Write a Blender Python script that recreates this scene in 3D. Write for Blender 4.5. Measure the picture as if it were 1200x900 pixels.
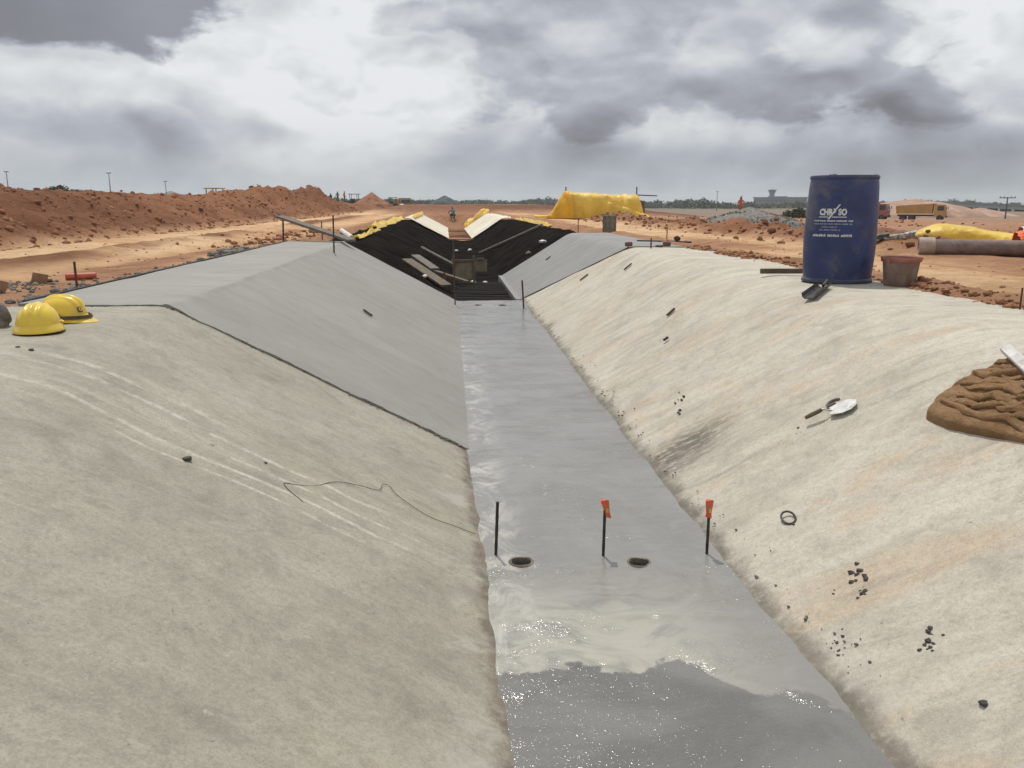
import bpy, bmesh, math, random
import numpy as np
from mathutils import Vector, Matrix, Quaternion

# ------------------------------------------------------------------ scene, camera, light
scene = bpy.context.scene
COL = scene.collection
for o in list(bpy.data.objects):
    bpy.data.objects.remove(o)

PITCH, YAW, EYE = math.radians(12.396), math.radians(5.982), 1.75
cam_data = bpy.data.cameras.new('camera')
cam_data.sensor_width = 36.0
cam_data.lens = 28.8
cam_data.clip_start = 0.05
cam_data.clip_end = 12000
cam = bpy.data.objects.new('camera', cam_data)
COL.objects.link(cam)
cam.location = (0, 0, EYE)
cam.rotation_euler = (math.pi / 2 - PITCH, 0, -YAW)
scene.camera = cam

SUN_EL = math.radians(65)
SUN_AZ = math.radians(-10)          # from +Y towards -X
to_sun = Vector((math.cos(SUN_EL) * math.sin(SUN_AZ), math.cos(SUN_EL) * math.cos(SUN_AZ), math.sin(SUN_EL)))
sun_data = bpy.data.lights.new('sun', 'SUN')
sun_data.energy = 2.9
sun_data.angle = math.radians(1.2)
sun_data.color = (1.0, 0.95, 0.87)
sun = bpy.data.objects.new('sun', sun_data)
COL.objects.link(sun)
sun.rotation_euler = to_sun.to_track_quat('Z', 'Y').to_euler()
sun.location = (0, 0, 60)

scene.view_settings.view_transform = 'Standard'
scene.view_settings.look = 'None'
scene.view_settings.exposure = 0.0
scene.view_settings.gamma = 1.0
scene.cycles.use_denoising = True
scene.cycles.max_bounces = 6
scene.cycles.volume_bounces = 1
scene.cycles.sample_clamp_indirect = 6


class NT:
    """small helper round a node tree"""
    def __init__(s, tree):
        s.t = tree
        s.t.nodes.clear()

    def n(s, kind, **inp):
        nd = s.t.nodes.new(kind)
        for k, v in inp.items():
            key = k.replace('_', ' ')
            s.put(nd.inputs[key], v)
        return nd

    def put(s, sock, v):
        if v is None:
            return
        if isinstance(v, bpy.types.NodeSocket):
            s.t.links.new(v, sock)
        else:
            if sock.type == 'RGBA' and len(v) == 3:
                v = (*v, 1)
            sock.default_value = v

    def noise(s, vec, scale, detail=4, rough=0.55, dist=0.0, color=False):
        nd = s.n('ShaderNodeTexNoise', Scale=scale, Detail=detail, Roughness=rough, Distortion=dist)
        s.put(nd.inputs['Vector'], vec)
        return nd.outputs['Color' if color else 'Fac']

    def voro(s, vec, scale, feature='F1', rnd=1.0):
        nd = s.n('ShaderNodeTexVoronoi', Scale=scale, Randomness=rnd)
        nd.feature = feature
        s.put(nd.inputs['Vector'], vec)
        return nd.outputs['Distance']

    def map(s, vec, scale=(1, 1, 1), loc=(0, 0, 0), rot=(0, 0, 0)):
        nd = s.n('ShaderNodeMapping', Scale=scale, Location=loc, Rotation=rot)
        s.put(nd.inputs['Vector'], vec)
        return nd.outputs[0]

    def m(s, op, a, b=0.0, clamp=False):
        nd = s.t.nodes.new('ShaderNodeMath')
        nd.operation = op
        nd.use_clamp = clamp
        s.put(nd.inputs[0], a)
        s.put(nd.inputs[1], b)
        return nd.outputs[0]

    def vm(s, op, a, b=None):
        nd = s.t.nodes.new('ShaderNodeVectorMath')
        nd.operation = op
        s.put(nd.inputs[0], a)
        if b is not None:
            s.put(nd.inputs[1], b)
        return nd.outputs['Value' if op in ('DOT_PRODUCT', 'LENGTH') else 'Vector']

    def step(s, v, lo, hi, a=0.0, b=1.0):
        nd = s.t.nodes.new('ShaderNodeMapRange')
        nd.interpolation_type = 'SMOOTHSTEP'
        for i, x in enumerate((v, lo, hi, a, b)):
            s.put(nd.inputs[i], x)
        return nd.outputs[0]

    def mix(s, fac, a, b, mode='MIX'):
        nd = s.t.nodes.new('ShaderNodeMix')
        nd.data_type = 'RGBA'
        nd.blend_type = mode
        s.put(nd.inputs[0], fac)
        s.put(nd.inputs[6], a)
        s.put(nd.inputs[7], b)
        return nd.outputs[2]

    def fmix(s, fac, a, b):
        nd = s.t.nodes.new('ShaderNodeMix')
        nd.data_type = 'FLOAT'
        s.put(nd.inputs[0], fac)
        s.put(nd.inputs[2], a)
        s.put(nd.inputs[3], b)
        return nd.outputs[0]

    def sep(s, v):
        nd = s.n('ShaderNodeSeparateXYZ')
        s.put(nd.inputs[0], v)
        return nd.outputs

    def comb(s, x, y, z):
        nd = s.n('ShaderNodeCombineXYZ')
        for i, q in enumerate((x, y, z)):
            s.put(nd.inputs[i], q)
        return nd.outputs[0]

    def bump(s, h, strength, dist, normal=None):
        nd = s.n('ShaderNodeBump', Strength=strength, Distance=dist)
        s.put(nd.inputs['Height'], h)
        s.put(nd.inputs['Normal'], normal)
        return nd.outputs[0]


# ------------------------------------------------------------------ sky: overcast with broken cloud
world = bpy.data.worlds.new('World')
scene.world = world
world.use_nodes = True
world.cycles.sampling_method = 'MANUAL'
world.cycles.sample_map_resolution = 512
w = NT(world.node_tree)
wout = w.n('ShaderNodeOutputWorld')
wbg = w.n('ShaderNodeBackground', Strength=0.108)
w.put(wout.inputs['Surface'], wbg.outputs[0])
sky = w.n('ShaderNodeTexSky')
sky.sky_type = 'NISHITA'
sky.sun_disc = False
sky.sun_elevation = SUN_EL
sky.sun_rotation = SUN_AZ
sky.air_density, sky.dust_density, sky.ozone_density = 1.0, 2.5, 1.0
d = w.n('ShaderNodeTexCoord').outputs['Generated']
dn_ = w.vm('NORMALIZE', d)
dx, dy, dz = w.sep(dn_)[:3]


def pix_dir(px, py):
    v = Vector(((px - 600) / 960, -(py - 450) / 960, -1))
    return (cam.rotation_euler.to_matrix() @ v).normalized()


def blob(px, py, rx, ry, amp, soft, warp):
    """a cloud bank at a compass bearing and height, ragged by the warp noise"""
    c = pix_dir(px, py)
    r = Vector((c.y, -c.x, 0)).normalized()
    u = r.cross(c)
    a = w.m('DIVIDE', w.vm('DOT_PRODUCT', dn_, tuple(r)), rx / 960)
    b = w.m('DIVIDE', w.vm('DOT_PRODUCT', w.vm('SUBTRACT', dn_, tuple(c)), tuple(u)), ry / 960)
    q = w.m('SQRT', w.m('ADD', w.m('MULTIPLY', a, a), w.m('MULTIPLY', b, b)))
    front = w.step(w.vm('DOT_PRODUCT', dn_, tuple(c)), 0.3, 0.6)
    q = w.m('ADD', q, w.m('MULTIPLY', w.m('SUBTRACT', warp, 0.5), -2.6))
    return w.m('MULTIPLY', w.m('MULTIPLY', w.step(q, 1.0 + soft, 1.0 - soft), front), amp)


# puffs: rounded billows, shaded by comparing the density with that a little higher up
def puffs(off):
    q = w.map(dn_, (1, 1, 1.7), off)
    lo = w.noise(q, 2.9, 3, 0.5, 0.3)
    b1 = w.m('ABSOLUTE', w.m('SUBTRACT', w.noise(q, 8.0, 2.5, 0.5, 0.25), 0.5))
    return w.m('ADD', w.m('MULTIPLY', w.m('SUBTRACT', lo, 0.5), 1.1), w.m('MULTIPLY', b1, 1.0))


den = puffs((0, 0, 0))
den_up = puffs((0.004, -0.010, 0.040))
q3 = w.map(dn_, (1, 1, 2.0))
wisp = w.m('SUBTRACT', w.noise(q3, 13.0, 8, 0.6, 0.3), 0.5)
wisp_up = w.m('SUBTRACT', w.noise(w.map(dn_, (1, 1, 2.0), (0.0, -0.004, 0.016)), 13.0, 8, 0.6, 0.3), 0.5)
relief = w.m('ADD', w.m('SUBTRACT', den, den_up), w.m('MULTIPLY', w.m('SUBTRACT', wisp, wisp_up), 0.42))
warp = w.m('ADD', 0.5, w.m('ADD', w.m('MULTIPLY', w.m('SUBTRACT', den, 0.12), 0.55), w.m('MULTIPLY', wisp, 0.42)))
thick = w.step(w.m('ADD', den, w.m('MULTIPLY', wisp, 0.35)), -0.05, 0.36)      # where the layer is thick
banks = [blob(785, 45, 300, 98, 0.31, 0.13, warp), blob(760, 112, 270, 38, 0.10, 0.6, warp), blob(20, -18, 165, 46, 0.62, 0.14, warp),
         blob(990, 70, 110, 75, 0.10, 0.5, warp), blob(930, 200, 520, 46, 0.36, 0.8, warp), blob(60, 122, 110, 26, 0.16, 0.5, warp),
         blob(235, 152, 90, 24, 0.16, 0.5, warp), blob(1190, 165, 150, 85, 0.24, 0.6, warp),
         blob(640, 178, 180, 36, 0.16, 0.6, warp)]
bank = banks[0]
for b_ in banks[1:]:
    bank = w.m('ADD', bank, b_)
hole = blob(390, 70, 180, 130, 0.17, 0.7, warp)
for hb_ in (blob(1150, 30, 90, 70, 0.16, 0.5, warp), blob(850, 48, 90, 34, 0.20, 0.4, warp), blob(962, 52, 55, 24, 0.26, 0.35, warp), blob(1080, 152, 80, 22, 0.20, 0.4, warp), blob(690, 60, 60, 40, 0.12, 0.5, warp), blob(820, 158, 120, 16, 0.14, 0.5, warp), blob(60, 95, 90, 18, 0.15, 0.5, warp)):
    hole = w.m('ADD', hole, hb_)
dark = w.m('SUBTRACT', w.m('ADD', w.m('ADD', 0.11, w.m('MULTIPLY', thick, 0.17)), bank), hole)
calm = w.m('SUBTRACT', 1.0, w.m('MULTIPLY', banks[2], 1.3))
dark = w.m('SUBTRACT', dark, w.m('MULTIPLY', w.m('MULTIPLY', relief, 1.0), calm))
ccol = w.n('ShaderNodeValToRGB')
els = ccol.color_ramp.elements
els[0].position, els[0].color = 0.0, (7.6, 7.8, 8.0, 1)
els[1].position, els[1].color = 1.0, (1.4, 1.42, 1.6, 1)
for p_, c_ in ((0.2, (6.0, 6.25, 6.5)), (0.42, (4.15, 4.4, 4.95)), (0.62, (3.0, 3.15, 3.65)), (0.8, (2.1, 2.18, 2.5))):
    e = els.new(p_)
    e.color = (*c_, 1)
w.put(ccol.inputs[0], w.m('MAXIMUM', dark, 0.0))
horizon = w.step(dz, 0.0, 0.11, 1.0, 0.0)              # the layer evens out towards the horizon
cl = w.mix(w.m('MULTIPLY', horizon, 0.42), ccol.outputs[0], (3.15, 3.55, 3.9))
fin = w.mix(0.985, sky.outputs[0], cl)
below = w.step(dz, -0.02, -0.10)
w.put(wbg.inputs['Color'], w.mix(below, fin, (2.2, 1.7, 1.3)))

# ------------------------------------------------------------------ mesh helpers
rng = np.random.default_rng(7)
random.seed(7)


def vnoise(x, y, seed=0):
    xi, yi = np.floor(x).astype(np.int64), np.floor(y).astype(np.int64)
    fx, fy = x - xi, y - yi
    fx, fy = fx * fx * (3 - 2 * fx), fy * fy * (3 - 2 * fy)

    def h(a, b):
        n = (a * 374761393 + b * 668265263 + seed * 1442695041) & 0xFFFFFFFF
        n = ((n ^ (n >> 13)) * 1274126177) & 0xFFFFFFFF
        return ((n ^ (n >> 16)) & 0xFFFF) / 65535.0
    return (h(xi, yi) * (1 - fx) + h(xi + 1, yi) * fx) * (1 - fy) + (h(xi, yi + 1) * (1 - fx) + h(xi + 1, yi + 1) * fx) * fy


def fbm(x, y, octv=4, seed=0, gain=0.5):
    """about -0.5 .. 0.5"""
    x, y = np.asarray(x, float), np.asarray(y, float)
    s, a, t = 0, 1.0, 0
    for i in range(octv):
        s = s + a * (vnoise(x * 2 ** i + 17.3 * i, y * 2 ** i - 9.1 * i, seed + i) - 0.5)
        t += a
        a *= gain
    return s / t * 1.4


def sst(x, a, b):
    t = np.clip((x - a) / (b - a), 0, 1)
    return t * t * (3 - 2 * t)


def link(name, me, mat=None, parent=None):
    o = bpy.data.objects.new(name, me)
    COL.objects.link(o)
    if mat is not None and not me.materials:
        me.materials.append(mat)
    if parent is not None:
        o.parent = parent
    return o


def mesh_from(name, v, f, smooth=None):
    me = bpy.data.meshes.new(name)
    me.from_pydata([tuple(map(float, p)) for p in v], [], [tuple(int(i) for i in q) for q in f])
    me.update()
    if smooth is not None:
        me.shade_smooth()
        me.set_sharp_from_angle(angle=math.radians(smooth))
    return me


def grid_mesh(name, P, closed_u=False, smooth=True):
    """P: array (rows, cols, 3)"""
    r, c = P.shape[:2]
    me = bpy.data.meshes.new(name)
    idx = np.arange(r * c).reshape(r, c)
    a = idx[:-1, :-1].ravel(); b = idx[:-1, 1:].ravel(); cc = idx[1:, 1:].ravel(); dd = idx[1:, :-1].ravel()
    q = np.stack([a, b, cc, dd], 1)
    return quads_mesh(me, P.reshape(-1, 3), q, smooth)


def quads_mesh(me, V, Q, smooth=True):
    n = len(Q)
    me.vertices.add(len(V))
    me.vertices.foreach_set('co', np.asarray(V, np.float32).ravel())
    me.loops.add(n * 4)
    me.loops.foreach_set('vertex_index', Q.astype(np.int32).ravel())
    me.polygons.add(n)
    me.polygons.foreach_set('loop_start', np.arange(0, n * 4, 4, dtype=np.int32))
    me.polygons.foreach_set('use_smooth', np.full(n, bool(smooth)))
    me.update(calc_edges=True)
    return me


class MB:
    """collects shapes, then becomes ONE mesh object"""
    def __init__(s):
        s.v, s.f = [], []

    def add(s, v, f):
        b = len(s.v)
        s.v += [tuple(p) for p in v]
        s.f += [tuple(i + b for i in q) for q in f]
        return s

    def box(s, c, size, rot=None, bev=0.0):
        bm = bmesh.new()
        bmesh.ops.create_cube(bm, size=1)
        for v in bm.verts:
            v.co = Vector((v.co.x * size[0], v.co.y * size[1], v.co.z * size[2]))
        if bev:
            bmesh.ops.bevel(bm, geom=list(bm.edges), offset=bev, segments=1, affect='EDGES')
        R = rot if rot is not None else Matrix.Identity(3)
        vs = [Vector(c) + R @ v.co for v in bm.verts]
        bm.verts.index_update()
        fs = [[v.index for v in f.verts] for f in bm.faces]
        bm.free()
        return s.add(vs, fs)

    def beam(s, a, b, wd, ht, bev=0.0, upv=(0, 0, 1)):
        a, b = Vector(a), Vector(b)
        x = (b - a).normalized()
        y = Vector(upv).cross(x).normalized()
        R = Matrix((x, y, x.cross(y))).transposed()
        return s.box((a + b) / 2, ((b - a).length, wd, ht), R, bev)

    def tube(s, pts, r, n=8, cap=True):
        pts = [Vector(p) for p in pts]
        rs = r if isinstance(r, (list, tuple)) else [r] * len(pts)
        vs, fs = [], []
        ref = Vector((0.31, 0.2, 0.93))
        for i, p in enumerate(pts):
            t = (pts[min(i + 1, len(pts) - 1)] - pts[max(i - 1, 0)]).normalized()
            if abs(t.dot(ref)) > 0.95:
                ref = Vector((1, 0, 0))
            u = t.cross(ref).normalized()
            ref = u.cross(t).normalized()
            w_ = ref
            for k in range(n):
                a = 2 * math.pi * k / n
                vs.append(p + rs[i] * (math.cos(a) * u + math.sin(a) * w_))
        for i in range(len(pts) - 1):
            for k in range(n):
                k2 = (k + 1) % n
                fs.append((i * n + k, i * n + k2, (i + 1) * n + k2, (i + 1) * n + k))
        if cap:
            fs.append(tuple(range(n - 1, -1, -1)))
            fs.append(tuple(range((len(pts) - 1) * n, len(pts) * n)))
        return s.add(vs, fs)

    def lathe(s, prof, n=32, c=(0, 0, 0), cap0=False, cap1=False):
        vs, fs = [], []
        for r, z in prof:
            for k in range(n):
                a = 2 * math.pi * k / n
                vs.append((c[0] + r * math.cos(a), c[1] + r * math.sin(a), c[2] + z))
        for i in range(len(prof) - 1):
            for k in range(n):
                k2 = (k + 1) % n
                fs.append((i * n + k, i * n + k2, (i + 1) * n + k2, (i + 1) * n + k))
        if cap0:
            fs.append(tuple(range(n - 1, -1, -1)))
        if cap1:
            fs.append(tuple(range((len(prof) - 1) * n, len(prof) * n)))
        return s.add(vs, fs)

    def rock(s, c, r, seed=0, sq=(1, 1, 0.7), sub=1, rough=0.35):
        v, f = ico(sub)
        rs = np.random.default_rng(seed)
        ax = rs.normal(size=(5, 3))
        ph = rs.uniform(0, 6.28, 5)
        dsp = 1 + rough * sum(np.sin(v @ ax[i] * 2.2 + ph[i]) for i in range(5)) / 3
        p = v * dsp[:, None] * r * np.array(sq)
        a = rs.uniform(0, 6.28)
        R = np.array([[math.cos(a), -math.sin(a), 0], [math.sin(a), math.cos(a), 0], [0, 0, 1]])
        return s.add(p @ R.T + np.array(c), f)

    def build(s, name, mat, parent=None, smooth=None):
        return link(name, mesh_from(name, s.v, s.f, smooth), mat, parent)


_ico = {}


def ico(sub):
    if sub not in _ico:
        bm = bmesh.new()
        bmesh.ops.create_icosphere(bm, subdivisions=sub, radius=1)
        bm.verts.ensure_lookup_table()
        bm.verts.index_update()
        _ico[sub] = (np.array([v.co[:] for v in bm.verts]), [[v.index for v in f.verts] for f in bm.faces])
        bm.free()
    return _ico[sub]


def tag(o, label=None, cat=None, group=None, kind=None):
    if label: o['label'] = label
    if cat: o['category'] = cat
    if group: o['group'] = group
    if kind: o['kind'] = kind
    return o


def empty(name, loc, rz=0, label=None, cat=None, group=None, normal=None):
    o = bpy.data.objects.new(name, None)
    COL.objects.link(o)
    o.empty_display_size = 0.1
    o.location = loc
    if normal is not None:
        q = Vector((0, 0, 1)).rotation_difference(Vector(normal)) @ Quaternion((0, 0, 1), rz)
        o.rotation_mode = 'QUATERNION'
        o.rotation_quaternion = q
    else:
        o.rotation_euler = (0, 0, rz)
    return tag(o, label, cat, group)


def rotz(a):
    return Matrix.Rotation(a, 3, 'Z')


# ------------------------------------------------------------------ materials
MATS = {}


def pmat(name):
    m = bpy.data.materials.new(name)
    m.use_nodes = True
    t = NT(m.node_tree)
    out = t.n('ShaderNodeOutputMaterial')
    b = t.n('ShaderNodeBsdfPrincipled')
    t.put(out.inputs['Surface'], b.outputs[0])
    MATS[name] = m
    return m, t, b


def pos(t):
    return t.n('ShaderNodeTexCoord').outputs['Object']


def simple(name, col, rough=0.6, var=0.25, scale=9.0, metal=0.0, bump=0.15, bdist=0.01, dirt=None, dirt_amt=0.5, spec=0.5, trans=0.0):
    m, t, b = pmat(name)
    p = pos(t)
    n1 = t.noise(p, scale, 6, 0.6)
    c = t.mix(t.step(n1, 0.3, 0.7), tuple(x * (1 - var) for x in col), tuple(min(1, x * (1 + var)) for x in col))
    if dirt:
        n2 = t.noise(p, scale * 0.6, 8, 0.68, 0.6)
        c = t.mix(t.m('MULTIPLY', t.step(n2, 0.47, 0.66), dirt_amt), c, dirt)
    t.put(b.inputs['Base Color'], c)
    t.put(b.inputs['Roughness'], t.fmix(n1, rough * 0.8, min(1, rough * 1.2)))
    b.inputs['Metallic'].default_value = metal
    b.inputs['Specular IOR Level'].default_value = spec
    if bump:
        t.put(b.inputs['Normal'], t.bump(t.noise(p, scale * 3, 6, 0.6), bump, bdist))
    if trans:
        tl = t.n('ShaderNodeBsdfTranslucent')
        t.put(tl.inputs['Color'], c)
        mx = t.n('ShaderNodeMixShader', Fac=trans)
        t.put(mx.inputs[1], b.outputs[0])
        t.put(mx.inputs[2], tl.outputs[0])
        out = [n for n in t.t.nodes if n.type == 'OUTPUT_MATERIAL'][0]
        t.put(out.inputs['Surface'], mx.outputs[0])
    return m


def concrete(name, c1, c2, stain, stain_amt, streak_amt, scratch, mud, seed):
    """cured trowelled lining: cloudy tone, streaks that run up the slope (along x), mud at the foot"""
    m, t, b = pmat(name)
    p = t.map(pos(t), (1, 1, 1), (seed * 3.1, seed * 1.7, 0))
    p0 = pos(t)
    x, y, z = t.sep(p0)[:3]
    ang = 0.12 if scratch else 0.42
    pr = t.map(p, rot=(0, 0, ang))
    big = t.noise(p, 1.5, 6, 0.62, 0.5)
    med = t.noise(p, 4.5, 8, 0.7, 0.3)
    st = t.noise(t.map(pr, (0.9, 5.0, 0.9)), 1.6, 9, 0.72, 0.6)
    fine = t.noise(p, 55, 6, 0.7)
    c = t.mix(t.step(big, 0.32, 0.68), c1, c2)
    c = t.mix(t.m('MULTIPLY', t.step(st, 0.36, 0.66), streak_amt), c, tuple(q * 1.22 for q in c2))
    c = t.mix(t.m('MULTIPLY', t.step(med, 0.50, 0.72), 0.42), c, tuple(q * 0.66 for q in c1))
    c = t.mix(t.m('MULTIPLY', t.step(t.noise(p, 2.6, 8, 0.70, 0.9), 0.49, 0.62), 0.42 if scratch else 0.34), c, tuple(q * 0.70 for q in c1))
    c = t.mix(t.m('MULTIPLY', t.step(t.noise(t.map(pr, (1, 1.8, 1), (2, 8, 0)), 2.8, 9, 0.75, 0.9), 0.54, 0.72), 0.5), c, tuple(q * 1.3 for q in c2))
    n3 = t.noise(t.map(pr, (0.6, 2.2, 0.6), (5, 3, 0)), 1.3, 7, 0.68, 0.8)
    c = t.mix(t.m('MULTIPLY', t.step(n3, 0.49, 0.64), stain_amt), c, stain)
    n5 = t.noise(t.map(pr, (0.5, 1.9, 0.5), (1, 6, 0)), 1.5, 8, 0.66, 0.8)
    c = t.mix(t.m('MULTIPLY', t.step(n5, 0.50, 0.66), 0.15 if scratch else 0.55), c, (0.56, 0.53, 0.45))
    n4 = t.noise(t.map(pr, (0.8, 3.2, 0.8), (9, 1, 0)), 1.7, 9, 0.78, 0.6)
    c = t.mix(t.m('MULTIPLY', t.step(n4, 0.53, 0.68), streak_amt * 0.9), c, tuple(q * 0.6 for q in c1))
    if scratch:
        # pale laitance lines, worn by hoses dragged down the slope
        wv = t.noise(p, 1.2, 2, 0.5)
        line = t.m('ADD', t.m('ADD', y, t.m('MULTIPLY', x, 0.10)), t.m('MULTIPLY', wv, 0.22))
        tot = None
        for y0, wd, x0, x1 in ((3.84, 0.014, -1.9, -0.12), (3.66, 0.011, -1.1, 0.02), (3.52, 0.012, -1.95, 0.0), (4.02, 0.02, -1.9, -1.0), (3.40, 0.008, -1.4, -0.3)):
            g = t.step(t.m('ABSOLUTE', t.m('SUBTRACT', line, y0 + 0.10)), wd * 2.2, wd * 0.4)
            g = t.m('MULTIPLY', g, t.m('MULTIPLY', t.step(x, x0 - 0.15, x0 + 0.3), t.step(x, x1 + 0.2, x1 - 0.3)))
            tot = g if tot is None else t.m('MAXIMUM', tot, g)
        tot = t.m('MULTIPLY', tot, t.step(t.noise(p, 9, 6, 0.7), 0.36, 0.6))
        haze_ = t.m('MULTIPLY', t.step(t.m('ABSOLUTE', t.m('SUBTRACT', line, 3.85)), 0.55, 0.1), t.step(st, 0.45, 0.7))
        c = t.mix(t.m('MULTIPLY', t.m('MULTIPLY', haze_, t.step(x, 0.0, -1.2)), 0.4), c, tuple(q * 1.5 for q in c2))
        c = t.mix(t.m('MULTIPLY', tot, 0.75), c, (0.56, 0.53, 0.46))
    # specks
    pit_ = t.m('MULTIPLY', t.step(t.noise(p, 62, 2, 0.5), 0.70, 0.75), t.step(t.noise(p, 1.6, 4, 0.6), 0.40, 0.6))
    c = t.mix(t.m('MULTIPLY', pit_, 0.6), c, tuple(q * 0.4 for q in c1))
    wh = t.m('MULTIPLY', t.step(t.noise(t.map(p, loc=(7, 2, 0)), 21, 5, 0.6), 0.64, 0.72), t.step(t.noise(t.map(p, loc=(3, 3, 0)), 1.9, 4, 0.6), 0.52, 0.66))
    c = t.mix(t.m('MULTIPLY', wh, 0.5), c, (0.50, 0.48, 0.42))
    sp = t.m('MULTIPLY', t.step(t.noise(p, 34, 3, 0.5), 0.70, 0.76), t.step(t.noise(p, 2.2, 4, 0.6), 0.48, 0.62))
    c = t.mix(t.m('MULTIPLY', sp, 0.75), c, tuple(q * 0.3 for q in c1))
    c = t.mix(t.m('MULTIPLY', t.step(fine, 0.4, 0.7), 0.38), c, tuple(q * 0.66 for q in c1))
    g3 = t.noise(p, 150, 3, 0.6)
    c = t.mix(t.m('MULTIPLY', t.step(g3, 0.52, 0.68), 0.34), c, tuple(q * 0.62 for q in c1))
    c = t.mix(t.m('MULTIPLY', t.step(g3, 0.46, 0.30), 0.30), c, tuple(min(0.7, q * 1.35) for q in c2))
    g2 = t.noise(p, 17, 8, 0.8)
    c = t.mix(t.m('MULTIPLY', t.step(g2, 0.5, 0.66), 0.36), c, tuple(q * 0.68 for q in c1))
    c = t.mix(t.m('MULTIPLY', t.step(g2, 0.48, 0.3), 0.25), c, tuple(q * 1.25 for q in c2))
    # mud splashed along the foot
    fn = t.m('SUBTRACT', t.noise(p, 5.5, 8, 0.72), 0.5)
    spl = t.m('MULTIPLY', t.step(t.m('ADD', z, t.m('MULTIPLY', fn, 0.5)), 0.15, 0.05), t.step(t.noise(p, 3.1, 7, 0.7, 0.5), 0.5, 0.6))
    c = t.mix(t.m('MULTIPLY', spl, 0.55), c, (0.40, 0.385, 0.34))
    foot = t.m('ADD', z, t.m('MULTIPLY', fn, 0.13))
    fm = t.m('MULTIPLY', t.step(foot, 0.052 if scratch else 0.075, 0.012), t.step(t.noise(p, 19, 6, 0.7), 0.28, 0.5, 0.45, 1.0))
    patch_ = t.m('MULTIPLY', t.step(t.m('ADD', z, t.m('MULTIPLY', t.m('SUBTRACT', n4, 0.5), 0.5)), 0.12, 0.0), t.step(t.noise(p, 1.3, 4, 0.6), 0.52, 0.64))
    fm = t.m('MAXIMUM', fm, t.m('MULTIPLY', patch_, 0.0 if scratch else 0.9))
    c = t.mix(t.m('MULTIPLY', fm, 0.85), c, t.mix(t.step(med, 0.4, 0.6), mud, tuple(q * 1.7 for q in mud)))
    if scratch:                                       # dirty, broken edge along the pour joint
        jy = t.m('SUBTRACT', t.m('ADD', 5.70, t.m('MULTIPLY', t.m('SUBTRACT', 0.3, x), 0.088)), y)
        jm = t.step(t.m('ADD', jy, t.m('MULTIPLY', fn, 0.34)), 0.10, 0.0)
        c = t.mix(t.m('MULTIPLY', jm, 0.8), c, t.mix(t.step(fine, 0.4, 0.6), (0.10, 0.085, 0.06), (0.21, 0.185, 0.14)))
    if name == 'concrete_right':
        sx = t.m('MULTIPLY', t.m('SUBTRACT', x, 1.70), 3.0)
        sy = t.m('MULTIPLY', t.m('SUBTRACT', y, 5.12), 3.0)
        rr = t.m('SQRT', t.m('ADD', t.m('MULTIPLY', sx, sx), t.m('MULTIPLY', sy, sy)))
        rr = t.m('ADD', rr, t.m('MULTIPLY', t.m('SUBTRACT', n4, 0.5), 2.2))
        c = t.mix(t.m('MULTIPLY', t.step(rr, 1.25, 0.3), t.step(t.noise(t.map(pr, (1, 2.4, 1)), 11, 8, 0.75), 0.38, 0.55, 0.15, 0.95)), c, (0.12, 0.107, 0.085))
    t.put(b.inputs['Base Color'], c)
    t.put(b.inputs['Roughness'], t.fmix(med, 0.62, 0.92))
    b.inputs['Specular IOR Level'].default_value = 0.35
    h = t.m('ADD', t.m('MULTIPLY', fine, 0.5), t.m('ADD', t.m('MULTIPLY', med, 0.55), t.m('MULTIPLY', st, 0.22)))
    t.put(b.inputs['Normal'], t.bump(h, 0.5, 0.010))
    return m


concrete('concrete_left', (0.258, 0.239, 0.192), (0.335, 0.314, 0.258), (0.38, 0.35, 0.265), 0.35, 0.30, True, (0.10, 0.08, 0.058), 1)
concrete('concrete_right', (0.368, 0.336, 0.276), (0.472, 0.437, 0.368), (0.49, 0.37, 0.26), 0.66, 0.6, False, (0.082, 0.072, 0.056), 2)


def fresh(name, c1, c2):
    m, t, b = pmat(name)
    p = pos(t)
    big = t.noise(p, 0.8, 5, 0.55, 0.4)
    st = t.noise(t.map(t.map(p, rot=(0, 0, 0.15)), (0.9, 2.2, 0.9)), 1.5, 8, 0.68, 0.7)
    fine = t.noise(p, 40, 6, 0.65)
    med = t.noise(p, 6, 7, 0.65)
    c = t.mix(t.step(big, 0.3, 0.7), c1, c2)
    c = t.mix(t.m('MULTIPLY', t.step(st, 0.48, 0.68), 0.35), c, tuple(q * 0.78 for q in c1))
    c = t.mix(t.m('MULTIPLY', t.step(st, 0.46, 0.3), 0.3), c, tuple(q * 1.22 for q in c2))
    c = t.mix(t.m('MULTIPLY', t.step(med, 0.55, 0.75), 0.22), c, tuple(q * 0.7 for q in c1))
    g3 = t.noise(p, 90, 4, 0.65)
    c = t.mix(t.m('MULTIPLY', t.step(g3, 0.5, 0.7), 0.22), c, tuple(q * 0.72 for q in c1))
    blo = t.noise(p, 2.1, 7, 0.66, 0.8)
    c = t.mix(t.m('MULTIPLY', t.step(blo, 0.52, 0.68), 0.26), c, tuple(q * 0.78 for q in c1))
    c = t.mix(t.m('MULTIPLY', t.step(blo, 0.46, 0.32), 0.22), c, tuple(q * 1.2 for q in c2))
    sp = t.step(t.noise(p, 26, 3, 0.5), 0.71, 0.76)
    c = t.mix(t.m('MULTIPLY', sp, 0.55), c, tuple(q * 0.35 for q in c1))
    t.put(b.inputs['Base Color'], c)
    t.put(b.inputs['Roughness'], t.fmix(st, 0.5, 0.78))
    h = t.m('ADD', t.m('MULTIPLY', st, 1.2), t.m('ADD', t.m('MULTIPLY', med, 0.6), t.m('MULTIPLY', fine, 0.2)))
    t.put(b.inputs['Normal'], t.bump(h, 0.35, 0.012))
    return m


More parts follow.
